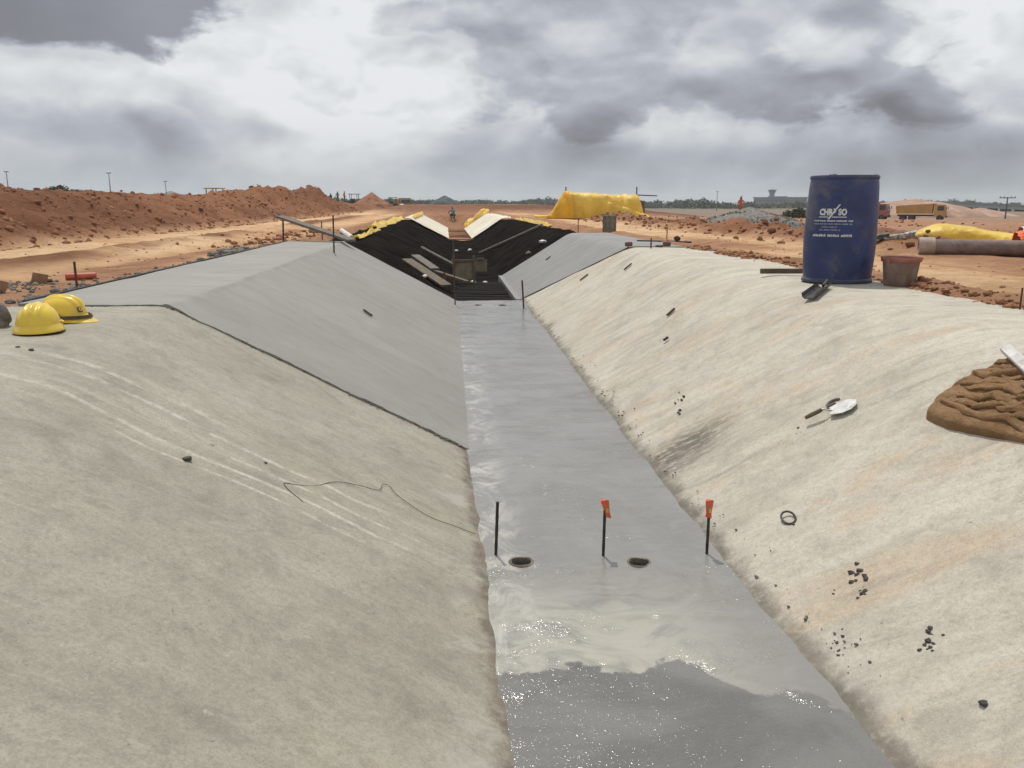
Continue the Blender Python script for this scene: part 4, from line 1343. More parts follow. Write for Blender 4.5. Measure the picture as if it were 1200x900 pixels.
# loose folds of the same cloth: flattened rolls that ride over one another
for k in range(17):
    t0 = k / 16
    xa = 2.50 + 0.39 * t0 + rb.uniform(-0.015, 0.015)
    ya_ = 3.765 - 0.10 * rb.random() + 0.03 * math.sin(k)
    ln = rb.uniform(0.30, 0.80)
    if k % 3 == 2:
        ya_ -= rb.uniform(0.15, 0.4)
    yb_ = ya_ - ln
    xb = xa + ln * rb.uniform(0.14, 0.34)
    rr_ = rb.uniform(0.011, 0.022)
    nn_, mm = 44, 22
    P_ = np.zeros((nn_, mm + 1, 3))
    f = np.linspace(0, 1, nn_)
    cx_ = xa + (xb - xa) * f + 0.07 * fbm(f * 2.6 + k * 7, f * 0 + k, 3, 131)
    cy_ = ya_ + (yb_ - ya_) * f
    for i in range(nn_):
        zc = bag_top(cx_[i], cy_[i])
        taper = (math.sin(math.pi * min(1, max(0, 0.03 + 0.94 * f[i])))) ** 0.4
        for j in range(mm + 1):
            a = 2 * math.pi * j / mm
            w_ = rr_ * taper * (1.0 + 0.75 * float(fbm(np.array(f[i] * 7 + k * 3), np.array(math.cos(a) * 1.2 + math.sin(a) * 0.7), 3, 132)) + 0.28 * float(fbm(np.array(f[i] * 26 + k * 3), np.array(math.cos(a) * 2.2), 3, 133)))
            u_, v_ = math.cos(a) * w_ * 1.3, math.sin(a) * w_ * 1.05
            P_[i, j] = (cx_[i] + u_ * 0.95, cy_[i] + u_ * 0.25, zc + v_ + 0.25 * u_ + 0.004)
    link('fold', grid_mesh('fold', P_), M['burlap'], bh)
mb = MB().beam((2.885, 3.77, 1.045), (2.45, 2.60, 0.90), 0.055, 0.028, 0.004, upv=SLN_R)
tag(mb.build('straightedge', M['aluminium']), 'pale metal straightedge lying across the brown burlap', 'straightedge')

# ------------------------------------------------------------------ crumbs and chips on the concrete
def crumb_cluster(pts, spread, n, rmin, rmax, label, group, seed, side='r'):
    r_ = random.Random(seed)
    for i in range(n):
        c = r_.choice(pts)
        x_, y_ = c[0] + r_.gauss(0, spread * 0.6), c[1] + r_.gauss(0, spread)
        rad_ = rmin + (rmax - rmin) * r_.random() ** 2.2
        z_ = surf(x_, y_, 0.34) + rad_ * 0.3
        o = MB().rock((0, 0, 0), rad_, seed * 50 + i, (1, 1.1, 0.75), 1, 0.45).build('mortar_crumb', M['mortar_dark'], None)
        o.location = (x_, y_, z_)
        tag(o, label, 'crumb', group)


crumb_cluster([(1.79, 3.02), (1.755, 2.99), (1.74, 2.92), (1.76, 2.95)], 0.024, 34, 0.003, 0.017, 'dark mortar crumb in the upper cluster on the right slope', 'upper crumb cluster', 1)
crumb_cluster([(1.66, 3.02), (1.69, 2.98)], 0.025, 9, 0.003, 0.008, 'tiny crumb scattered left of the upper crumb cluster', 'tiny upper crumbs', 2)
crumb_cluster([(1.79, 2.53), (1.765, 2.49), (1.75, 2.47)], 0.018, 24, 0.003, 0.014, 'dark mortar crumb in the right-hand lower cluster', 'right lower crumb cluster', 3)
crumb_cluster([(1.54, 2.73), (1.56, 2.71)], 0.036, 40, 0.002, 0.010, 'small crumb in the lower cluster near the floor edge', 'lower crumb cluster', 4)
crumb_cluster([(1.61, 2.79), (1.59, 2.78)], 0.014, 6, 0.004, 0.012, 'crumb in the small group between the two larger clusters', 'middle crumbs', 5)
crumb_cluster([(1.735, 2.16)], 0.003, 1, 0.015, 0.0151, 'single dark crumb alone at lower right of slope', 'lone crumb', 6)
crumb_cluster([(2.17, 4.44), (2.2, 4.5), (2.13, 4.40)], 0.03, 9, 0.004, 0.010, 'tiny crumb scattered left of the trowel', 'crumbs by the trowel', 7)
crumb_cluster([(1.92, 5.9), (1.85, 5.7), (2.0, 6.0)], 0.05, 9, 0.006, 0.014, 'small crumb on mid right slope above the dark stain', 'crumbs above the stain', 8)
crumb_cluster([(1.70, 2.58), (1.66, 2.62), (1.72, 2.66)], 0.03, 7, 0.003, 0.006, 'tiny crumb strewn between the lower clusters', 'strewn tiny crumbs', 9)
for i, (x_, y_, r_, lb) in enumerate([(-1.04, 3.5, 0.020, 'dark clod on the middle of the left slope'), (-0.78, 3.84, 0.010, 'small dark crumb right of the clod on left slope'), (-1.94, 4.2, 0.014, 'dark crumb in front of the nearer helmet'), (-2.02, 4.24, 0.009, 'small crumb at left frame edge below the helmet'), (-1.75, 3.1, 0.012, 'dark crumb at left frame edge on left slope')]):
    o = MB().rock((0, 0, 0), r_, 800 + i, (1.2, 1, 0.8), 1, 0.5).build('mortar_crumb', M['mortar_dark'], None)
    o.location = (x_, y_, surf(x_, y_, 0.32) + r_ * 0.3)
    tag(o, lb, 'crumb', 'crumbs on the left slope')
for i, (x_, y_, l_, a_, lb) in enumerate([(2.54, 13.1, 0.17, 0.35, 'dark wood chip high on the far right slope'), (2.50, 8.18, 0.12, 0.5, 'dark wood chip on the middle right slope'), (-0.65, 9.2, 0.16, -0.9, 'dark wood sliver on the fresh left slope'), (2.91, 11.7, 0.16, 0.5, 'thin dark sliver below the right crest'), (2.67, 17.9, 0.14, 0.5, 'short dark sliver on the fresh right slope'), (2.24, 7.45, 0.05, 0.2, 'tiny dark chip low on the right slope')]):
    nrm = SLN_R if x_ > 0.5 else SLN_L
    e_ = empty('wood_chip', Vector((x_, y_, surf(x_, y_) + 0.03)), a_, lb, 'wood chip', 'wood chips', normal=nrm)
    MB().box((0, 0, 0), (l_, 0.028, 0.018)).build('chip', M['wood_chip'], e_)
for i, (x_, y_, a_, mt, lb) in enumerate([(3.30, 13.25, 0.6, 'brick', 'broken red brick on right crest at the joint'), (3.95, 13.3, 0.1, 'brick', 'brown brick at outer end of right joint'), (3.74, 13.0, 0.3, 'mortar_dark', 'flat dark slab piece beside the right joint')]):
    mb = MB().box((x_, y_, 1.06 + (0.05 if i < 2 else 0.03)), (0.12, 0.08, 0.07 if i < 2 else 0.03), rotz(a_), 0.012)
    tag(mb.build('brick', M[mt]), lb, 'brick')

# ------------------------------------------------------------------ left roadside debris
tag(MB().tube([(-3.46, 8.36, gz(-3.46, 8.36) + 0.035), (-3.20, 8.42, gz(-3.2, 8.42) + 0.035)], 0.034, 14).build('pipe_offcut', M['red_pipe'], None, 40), 'short red plastic pipe offcut on soil behind the helmets', 'pipe')
for i, (x_, y_, r_, lb) in enumerate([(-3.52, 7.95, 0.075, 'brown folded carton scrap standing left of the red pipe'), (-3.52, 7.25, 0.075, 'pale brown sack scrap at left edge above the helmets')]):
    e_ = empty('carton_scrap', (x_, y_, gz(x_, y_)), 0.4 + i, lb, 'scrap')
    MB().box((0, 0, r_ * 0.62), (r_ * 1.7, 0.012, r_ * 1.5), Matrix.Rotation(0.35, 3, 'X') @ Matrix.Rotation(0.25, 3, 'Y')).build('flap', M['card'], e_)
    MB().box((0.02, 0.08, r_ * 0.25), (r_ * 2.2, r_ * 1.1, 0.014), Matrix.Rotation(-0.4, 3, 'X')).build('flap', M['card'], e_)


def scatter(name, mats, pts, rmin, rmax, seed, label, cat, sq=(1, 1, 0.7), sub=1, lift=0.25):
    r_ = np.random.default_rng(seed)
    base_v, base_f = ico(sub)
    base_f = np.array(base_f)
    Vs, Fs = [], []
    n = 0
    for (x_, y_, z_) in pts:
        rad_ = rmin + (rmax - rmin) * r_.random() ** 2.6
        ax = r_.normal(size=(3, 3))
        ph = r_.uniform(0, 6.28, 3)
        dsp = 1 + 0.28 * sum(np.sin(base_v @ ax[k] * 2.4 + ph[k]) for k in range(3)) / 1.6
        Vs.append(base_v * dsp[:, None] * rad_ * np.array(sq) * r_.uniform(0.7, 1.3, 3) + np.array((x_, y_, z_ + rad_ * lift)))
        Fs.append(base_f + n)
        n += len(base_v)
    V_ = np.concatenate(Vs); F_ = np.concatenate(Fs)
    me = bpy.data.meshes.new(name)
    me.vertices.add(len(V_)); me.vertices.foreach_set('co', V_.astype(np.float32).ravel())
    me.loops.add(len(F_) * 3); me.loops.foreach_set('vertex_index', F_.astype(np.int32).ravel())
    me.polygons.add(len(F_)); me.polygons.foreach_set('loop_start', np.arange(0, len(F_) * 3, 3, dtype=np.int32))
    me.update(calc_edges=True)
    return tag(link(name, me, M[mats]), label, cat, kind='stuff')


def tpts(n, s_fn, y_fn, seed, xoff=0):
    r_ = np.random.default_rng(seed)
    s = s_fn(r_, n); y = y_fn(r_, n)
    z, _ = terrain(s, y)
    return np.stack([s + shift(np.minimum(y, 70)), y, z], 1)


scatter('rubble', 'rubble_grey', tpts(420, lambda r, n: -2.98 - np.abs(r.normal(0, 0.13, n)), lambda r, n: r.uniform(6.4, 15.5, n), 1), 0.008, 0.040, 11, 'grey concrete rubble along outer edge of fresh left panel', 'rubble')
scatter('rubble', 'rubble_grey', tpts(240, lambda r, n: r.normal(-3.75, 0.22, n), lambda r, n: r.normal(7.75, 0.28, n), 2), 0.006, 0.026, 12, 'grey gravelly rubble on soil behind the helmets', 'rubble')
scatter('rubble', 'rubble_grey', tpts(90, lambda r, n: r.normal(-3.16, 0.10, n), lambda r, n: r.normal(12.9, 0.45, n), 3), 0.03, 0.095, 13, 'lumpy dark concrete waste on outer edge of fresh left panel', 'rubble')
scatter('clods', 'clod_red', tpts(300, lambda r, n: r.normal(-3.5, 0.5, n), lambda r, n: r.uniform(14.5, 24, n), 4), 0.012, 0.075, 14, 'reddish clods beside the leaning board', 'soil clods')
scatter('clods', 'clod_red', tpts(5200, lambda r, n: r.uniform(-9.9, -6.9, n), lambda r, n: 8 + 70 * r.random(n) ** 1.6, 5), 0.010, 0.085, 15, 'red clods over the face of the spoil bank', 'soil clods', (1, 1, 0.8), 1, -0.15)
scatter('clods', 'clod_red', tpts(1300, lambda r, n: r.normal(7.5, 0.6, n), lambda r, n: r.uniform(11, 40, n), 6), 0.012, 0.085, 16, 'red clods along the windrow right of the haul road', 'soil clods')
scatter('clods', 'clod_tan', tpts(500, lambda r, n: r.uniform(4.0, 7.0, n), lambda r, n: r.uniform(5, 30, n), 7), 0.005, 0.026, 17, 'tan crumbs of soil on the right haul road', 'soil clods')
scatter('clods', 'clod_tan', tpts(500, lambda r, n: r.uniform(-6.9, -3.1, n), lambda r, n: r.uniform(6.5, 30, n), 8), 0.005, 0.026, 18, 'tan crumbs of soil on the left haul road', 'soil clods')
scatter('clods', 'clod_red', tpts(900, lambda r, n: r.normal(4.0, 0.13, n), lambda r, n: r.uniform(4.2, 13.5, n), 9), 0.008, 0.035, 19, 'reddish soil crumbs along the edge right of the bucket', 'soil clods')
scatter('clods', 'clod_red', tpts(700, lambda r, n: r.uniform(8, 22, n), lambda r, n: r.uniform(12, 60, n), 10), 0.012, 0.07, 20, 'red clods over the right-hand plain', 'soil clods')

jr_ = np.random.default_rng(12)
js = jr_.uniform(-2.6, 0.25, 200)
jy_ = jl(js) - np.abs(jr_.normal(0, 0.035, 200)) + 0.012
scatter('mortar_bits', 'rubble_grey', np.stack([js + shift(jy_), jy_, prof(js, 0.06) + 0.002], 1), 0.003, 0.012, 21, 'grey mortar bits along the joint between old and fresh left concrete', 'mortar bits')
js = jr_.uniform(2.4, 14.5, 300)
jx = 1.50 + np.abs(jr_.normal(0, 0.05, 300))
scatter('mortar_bits', 'stone_grey', np.stack([jx + shift(js), js, prof(jx) + 0.012], 1), 0.002, 0.009, 22, 'dark gritty bits along the foot of the right slope', 'mortar bits')

# leaning screed board on the left
pb = empty('screed_board', (-1.36, 15.0, 1.09), 0, 'long grey board leaning up to the left at end of fresh concrete', 'board')
o = MB().beam((-1.30, 15.05, 1.11), (-2.76, 16.38, 1.515), 0.20, 0.045, 0.004).build('plank', M['wood_grey'], pb)
o.matrix_parent_inverse = Matrix.Translation(-Vector((-1.36, 15.0, 1.09)))
tag(MB().beam((-2.6, 15.95, 1.03), (-1.45, 15.72, 1.03), 0.08, 0.08, 0.005).build('timber_offcut', M['rebar_dark']), 'dark timber at far edge of the left berm below the board', 'timber')

# block and small dark bits on the right
tag(MB().box((4.62, 20.6, 1.0 + 0.23), (0.28, 0.24, 0.5), rotz(0.2), 0.015).build('concrete_block', M['rubble_grey']), 'upright grey concrete block behind the fresh right panel', 'block')
tag(MB().beam((3.95, 15.2, 1.07), (4.75, 14.5, 1.07), 0.08, 0.05, 0.008).build('timber_offcut', M['rebar_dark']), 'dark timber lying on soil right of the fresh right panel', 'timber')
tag(MB().rock((4.55, 14.68, 1.14), 0.06, 77, (1, 1, 0.9), 2, 0.2).build('stone', M['mortar_dark'], None, 60), 'round dark stone on the timber right of fresh panel', 'stone')

# ------------------------------------------------------------------ yellow covered stack
def cloth_hump(name, L, D, H, prof_fn, mat, parent, seed, nl=110, nd=60, wr=0.05):
    """sheet draped over a long stack: u along the length, v from the front ground over the top to the back"""
    u = np.linspace(0, 1, nl)
    v = np.linspace(0, 1, nd)
    P_ = np.zeros((nl, nd, 3))
    for i, uu in enumerate(u):
        h_, d0, d1 = prof_fn(uu)
        a = math.pi * v
        sx = np.sign(np.cos(a)) * np.abs(np.cos(a)) ** 0.55
        sz = np.abs(np.sin(a)) ** 0.62
        fold = fbm(uu * L * 1.6 + 0 * v, v * 2.2, 4, seed) + 0.6 * (0.25 - np.abs(fbm(uu * L * 2.2 + v * 1.2, v * 1.5, 2, seed + 5)))
        P_[i, :, 0] = uu * L - L / 2 + wr * fbm(v * 3 + uu * 5, v * 0 + uu * 3, 3, seed + 7)
        P_[i, :, 1] = -(sx * (D / 2 * (d0 + (d1 - d0) * v))) - wr * 2.4 * fold * np.cos(a)
        P_[i, :, 2] = np.maximum(h_ * sz + wr * fold * sz * 1.2, 0.0) - 0.015
    o = link(name, grid_mesh(name, P_), mat, parent)
    return o


ty = empty('covered_stack', (8.95, 41.6, gz(8.95, 41.2) - 0.02), math.radians(-6), 'large stack wrapped in yellow tarpaulin beyond the far trench', 'tarpaulin stack')


def pf(uu):
    h_ = 1.28 - 0.16 * uu
    h_ *= float(sst(np.array(uu), -0.008, 0.025)) * float(sst(np.array(uu), 1.05, 0.93))
    return max(h_, 0.05), 1.0, 1.0


cloth_hump('cover', 3.9, 1.5, 1.25, pf, M['tarp_yellow'], ty, 130, wr=0.10)
o = cloth_hump('bunched_end', 1.3, 1.7, 1.1, lambda u_: (0.12 + 1.16 * float(sst(np.array(u_), 0.05, 0.75)) ** 0.75 * float(sst(np.array(u_), 1.05, 0.93)), 0.55 + 0.45 * u_, 0.9), M['tarp_yellow_shade'], ty, 140, 60, 50, wr=0.10)
o.location = (-2.15, -0.10, 0)
o = cloth_hump('loose_flap', 2.3, 0.7, 0.6, lambda u_: (0.78 * (1 - u_) ** 0.8 * float(sst(np.array(u_), -0.05, 0.12)) + 0.10, 1.0, 1.0), M['tarp_yellow'], ty, 150, 70, 40, wr=0.08)
o.location = (1.15, -0.62, 0)
o.rotation_euler = (0, 0, math.radians(-5))
o = cloth_hump('trailing_sheet', 0.9, 0.8, 0.2, lambda u_: (0.16, 1, 1), M['tarp_yellow'], ty, 160, 40, 30, wr=0.05)
o.location = (-3.0, -0.2, 0)
for px_ in (-1.85, 1.72):
    MB().tube([(px_, 0.1, 0.0), (px_, 0.1, 1.52)], 0.03, 8).build('post', M['rebar_dark'], ty, 40)
MB().beam((1.72, 0.1, 1.12), (2.75, 0.1, 1.08), 0.06, 0.05).build('rail', M['rebar_dark'], ty)
MB().box((1.95, 0.75, 0.42), (0.55, 0.5, 0.85), None, 0.02).build('stacked_block', M['wood_grey'], ty)

# ------------------------------------------------------------------ right: pipe, tarp, vest, bundle
zp = gz(7.6, 10.7)
pp = empty('steel_pipe', (7.05, 11.25, zp), math.atan2(10.32 - 11.33, 8.0 - 7.07) * 0.55, 'long rusty steel pipe lying in front of the yellow sheet', 'pipe')
MB().tube([(0.16, 0, 0.105), (1.2, 0, 0.103), (2.4, 0, 0.10), (4.2, 0, 0.10)], 0.112, 28).build('barrel', M['pipe_steel'], pp, 40)
mb = MB()
mb.lathe([(0.095, 0.0), (0.125, 0.0), (0.127, 0.01), (0.127, 0.20), (0.112, 0.215)], 28)
mb.lathe([(0.093, 0.0), (0.09, 0.18)], 28)
mb.v = [(v_[2], v_[0], v_[1] + 0.115) for v_ in mb.v]
mb.build('collar', M['pipe_end'], pp, 40)
for q in (1.35, 2.7):
    mb = MB().lathe([(0.114, -0.015), (0.120, -0.008), (0.120, 0.008), (0.114, 0.015)], 28)
    mb.v = [(v_[2] + q, v_[0], v_[1] + 0.102) for v_ in mb.v]
    mb.build('weld_band', M['pipe_end'], pp, 40)

yt = empty('yellow_sheet_heap', (8.75, 12.55, gz(8.6, 12.6) - 0.01), math.radians(-36), 'yellow sheet draped in a long heap behind the steel pipe', 'tarpaulin')
cloth_hump('sheet', 2.5, 0.9, 0.4, lambda u_: (0.03 + 0.36 * float(sst(np.array(u_), 0.0, 0.3)) - 0.20 * float(sst(np.array(u_), 0.35, 1.0)), 1.0, 1.0), M['tarp_yellow'], yt, 170, 110, 50, wr=0.045)
o = MB().tube([(-1.36, 0.0, 0.035), (-1.30, 0, 0.04), (-1.20, 0, 0.045)], [0.030, 0.036, 0.036], 10).build('rolled_end', M['wood'], yt, 40)
hv = empty('safety_vest', (8.62, 10.92, gz(8.6, 10.9) + 0.20), math.radians(-20), 'orange safety vest with grey band crumpled on the pipe at right edge', 'vest')
o = cloth_hump('cloth', 0.55, 0.34, 0.2, lambda u_: (0.10 + 0.24 * u_, 1, 1), M['hivis_orange'], hv, 180, 50, 40, wr=0.06)
o = cloth_hump('reflective_band', 0.16, 0.36, 0.22, lambda u_: (0.17 + 0.04 * u_, 1, 1), M['hivis_band'], hv, 180, 14, 40, wr=0.06)
o.location = (-0.14, 0, 0.008)
o = cloth_hump('lining', 0.40, 0.40, 0.1, lambda u_: (0.09, 1, 1), M['cloth_navy'], hv, 184, 40, 30, wr=0.05)
o.location = (0.06, -0.10, -0.004)
hv2 = empty('safety_vest', (9.4, 11.15, gz(9.4, 11.1)), math.radians(15), 'red orange heap with dark lining rising at right frame edge', 'vest')
cloth_hump('cloth', 0.7, 0.5, 0.5, lambda u_: (0.20 + 0.34 * float(sst(np.array(u_), 0, 0.7)), 1, 1), M['hivis_orange'], hv2, 190, 50, 40, wr=0.08)
bd = empty('foil_bundle', (7.42, 12.35, gz(7.4, 12.35)), math.radians(-30), 'small black and silver plastic bundle left of the steel pipe', 'bundle')
cloth_hump('wrap', 0.42, 0.22, 0.15, lambda u_: (0.06 + 0.10 * u_, 1, 1), M['foil'], bd, 200, 40, 30, wr=0.06)
o = cloth_hump('tail', 0.34, 0.2, 0.1, lambda u_: (0.03 + 0.07 * u_, 1, 1), M['black_plastic'], bd, 205, 30, 24, wr=0.05)
o.location = (-0.34, 0.02, 0)

# ------------------------------------------------------------------ heaps
def heap(name, x_, y_, z_, rx, ry, h, mat, seed, label, cat, power=1.15, rough=0.18, n=70, group=None, freq=1.0):
    a = np.linspace(-1.25, 1.25, n)
    U_, V_ = np.meshgrid(a, a)
    q = np.hypot(U_, V_)
    k = np.clip(1 - q, 0, 1) ** power
    hgt_ = h * (k + rough * (fbm(U_ * 2.4 * freq + seed, V_ * 2.4 * freq, 5, seed, 0.62)) * sst(q, 1.12, 0.75))
    Z_ = z_ + np.where(q > 1.12, -0.25 * h, np.maximum(hgt_, -0.04 * h))
    P_ = np.stack([x_ + U_ * rx, y_ + V_ * ry, Z_], 2)
    me = grid_mesh(name, P_)
    bm = bmesh.new(); bm.from_mesh(me)
    bmesh.ops.delete(bm, geom=[f for f in bm.faces if all(((v.co.x - x_) / rx) ** 2 + ((v.co.y - y_) / ry) ** 2 > 1.3 for v in f.verts)], context='FACES')
    bm.to_mesh(me); bm.free()
    return tag(link(name, me, M[mat]), label, cat, group)


heap('gravel_pile', 10.1, 25.2, gz(10.1, 25) - 0.03, 1.7, 2.1, 0.64, 'gravel', 210, 'grey gravel heap on the plain left of the blue drum', 'gravel pile', 0.55, 0.30)
scatter('gravel_stones', 'gravel', [(10.1 + 1.75 * r_ * math.cos(q_), 25.2 + 2.3 * r_ * math.sin(q_), gz(10.1, 25) - 0.03 + 0.62 * max(0, 1 - r_ * 1.03) ** 0.55) for r_, q_ in zip(np.sqrt(np.random.default_rng(5).random(1800)), np.random.default_rng(6).uniform(0, 6.28, 1800))], 0.008, 0.035, 30, 'loose grey stones over and around the gravel heap', 'gravel')
heap('dirt_pile', 10.6, 48, gz(10.6, 48) - 0.05, 1.6, 1.8, 0.55, 'dirt_pile', 214, 'small red soil heap between gravel heap and wrapped yellow stack', 'soil pile', 1.2, 0.2)
heap('dirt_pile', -7.4, 121, 1.75, 2.6, 2.6, 1.65, 'dirt_pile', 211, 'cone of red soil standing on the far skyline beside the workers', 'soil pile', 1.05, 0.08)
heap('gravel_pile', 3.9, 160, 1.2, 3.2, 3, 2.1, 'dark_gravel', 212, 'dark grey heap on the skyline beside far trucks', 'gravel pile', 0.6, 0.08)
heap('dirt_pile', 112, 182, -2.6, 17, 14, 5.6, 'dirt_pink', 213, 'broad pale pink soil heap behind the yellow tipper truck', 'soil pile', 0.42, 0.10, 90)
heap('dirt_pile', 134, 190, -2.4, 12, 10, 3.2, 'dirt_pink', 215, 'low pale soil heap right of the yellow tipper truck', 'soil pile', 0.6, 0.12, 70)

# ------------------------------------------------------------------ vehicles
def wheel(e, x_, y_, r, wd):
    mb = MB().lathe([(0.0, -wd / 2), (r * 0.55, -wd / 2), (r * 0.6, -wd / 2), (r * 0.96, -wd / 2), (r, -wd / 4), (r, wd / 4), (r * 0.96, wd / 2), (0, wd / 2)], 20)
    mb.v = [(v_[0] + x_, v_[2] + y_, v_[1] + r) for v_ in mb.v]
    wv_ = mb.build('wheel', M['tyre'], e, 40)
    mb = MB().lathe([(r * 0.5, -wd / 2 - 0.02), (r * 0.2, -wd / 2 - 0.03), (0, -wd / 2 - 0.03)], 14)
    s_ = 1 if y_ < 0 else -1
    mb.v = [(v_[0] + x_, s_ * v_[2] + y_, v_[1] + r) for v_ in mb.v]
    mb.build('rim', M['machine_dark'], wv_, 40)


def tipper(x_, y_, z_, rz, cabm, bodym, label, sc_=1.0):
    e = empty('tipper_truck', (x_, y_, z_), rz, label, 'truck', 'site trucks')
    e.scale = (sc_,) * 3
    MB().box((0, 0, 0.95), (7.6, 0.9, 0.28)).build('chassis', M['machine_dark'], e)
    # cab: tapered windscreen
    prof_ = [(2.0, 0.75), (3.75, 0.75), (3.8, 1.75), (3.62, 2.75), (2.0, 2.8)]
    vs = [(a, -1.2, b_) for a, b_ in prof_] + [(a, 1.2, b_) for a, b_ in prof_]
    k = len(prof_)
    fs_ = [tuple(range(k)), tuple(range(2 * k - 1, k - 1, -1))] + [((i + 1) % k, i, k + i, k + (i + 1) % k) for i in range(k)]
    cab = MB().add(vs, fs_).build('cab', M[cabm], e)
    MB().add([(3.805, -1.05, 1.80), (3.805, 1.05, 1.80), (3.655, 1.05, 2.62), (3.655, -1.05, 2.62)], [(0, 1, 2, 3)]).build('windscreen', M['truck_glass'], cab)
    for s_ in (-1, 1):
        MB().box((2.95, s_ * 1.205, 2.15), (0.95, 0.02, 0.75)).build('side_window', M['truck_glass'], cab)
        MB().box((3.83, s_ * 0.85, 1.05), (0.06, 0.3, 0.22)).build('headlight', M['pvc_white'], cab)
        MB().box((3.9, s_ * 1.4, 2.2), (0.08, 0.22, 0.45)).build('mirror', M['machine_dark'], cab)
    MB().box((3.84, 0, 0.75), (0.16, 2.4, 0.35)).build('bumper', M['machine_dark'], cab)
    # tipping body: sides flare, front canopy over the cab
    prof_ = [(-3.9, 1.25), (1.7, 1.25), (1.75, 2.75), (2.4, 2.95), (1.7, 2.95), (-4.05, 2.55)]
    k = len(prof_)
    vs = [(a, -1.25 - 0.0 * b_, b_) for a, b_ in prof_] + [(a, 1.25, b_) for a, b_ in prof_]
    fs_ = [tuple(range(k)), tuple(range(2 * k - 1, k - 1, -1))] + [((i + 1) % k, i, k + i, k + (i + 1) % k) for i in range(k)]
    bd_ = MB().add(vs, fs_).build('tipping_body', M[bodym], e)
    for xr in np.linspace(-3.5, 1.3, 7):
        for s_ in (-1, 1):
            MB().box((xr, s_ * 1.28, 1.9), (0.12, 0.06, 1.2)).build('body_rib', M[bodym], bd_)
    for wx in (2.9, -1.5, -2.9):
        for s_ in (-1, 1):
            wheel(e, wx, s_ * 1.0, 0.52, 0.42)
    return e


zt1 = gz(87.5, 135.6)
tipper(85.6, 136.6, zt1, math.radians(-38), 'truck_yellow', 'truck_yellow', 'yellow tipper truck facing right in front of pink soil heap', 1.0)
tipper(77.6, 141.0, gz(77.6, 141), math.radians(-40), 'truck_red', 'truck_green', 'red cabbed truck with green body partly behind the blue drum', 1.05)
tipper(-4.9, 202, 0.0, math.radians(-80), 'truck_yellow', 'truck_yellow', 'yellow truck seen end-on upon the far skyline', 1.05)
tipper(0.6, 196, -0.8, math.radians(-12), 'truck_teal', 'truck_teal', 'teal truck on the skyline right of the yellow one', 0.9)


def roller(x_, y_, z_, rz, label, col='machine_dark'):
    e = empty('road_roller', (x_, y_, z_), rz, label, 'roller', 'site rollers')
    MB().box((-0.3, 0, 1.0), (2.2, 1.3, 0.8), None, 0.08).build('engine_body', M[col], e)
    MB().box((1.2, 0, 0.95), (1.3, 0.5, 0.4)).build('front_frame', M[col], e)
    mb = MB().lathe([(0.0, -0.8), (0.62, -0.8), (0.65, -0.76), (0.65, 0.76), (0.62, 0.8), (0, 0.8)], 24)
    mb.v = [(v_[0] + 1.7, v_[2], v_[1] + 0.65) for v_ in mb.v]
    mb.build('drum', M['steel'], e, 40)
    for s_ in (-1, 1):
        wheel(e, -0.9, s_ * 0.75, 0.6, 0.4)
        for xq in (-0.5, 0.6):
            MB().box((xq, s_ * 0.6, 1.85), (0.07, 0.07, 1.1)).build('post', M['machine_dark'], e)
    MB().box((0.05, 0, 2.42), (1.6, 1.5, 0.08), None, 0.02).build('canopy', M[col], e)
    MB().box((-0.2, 0, 1.55), (0.5, 0.5, 0.35)).build('seat', M['machine_dark'], e)
    return e


def ray_xy(px, D):
    """ground position in the direction of a bearing seen from the camera, D metres ahead"""
    c = pix_dir(px, 239)
    f = Vector((math.sin(YAW), math.cos(YAW), 0))
    k = D / c.dot(f)
    return c.x * k, c.y * k


x_, y_ = ray_xy(252, 84)
roller(x_, y_, 3.06 - 2.46 + 0.25, 0.8, 'road roller with canopy showing above the spoil bank at left', 'truck_yellow')
x_, y_ = ray_xy(415, 128)
roller(x_, y_, 3.25 - 2.46, 0.3, 'dark road roller on the skyline between workers and soil cone')
x_, y_ = ray_xy(460, 150)
roller(x_, y_, 2.9 - 2.46, 0.2, 'dark road roller on the skyline right of the soil cone')

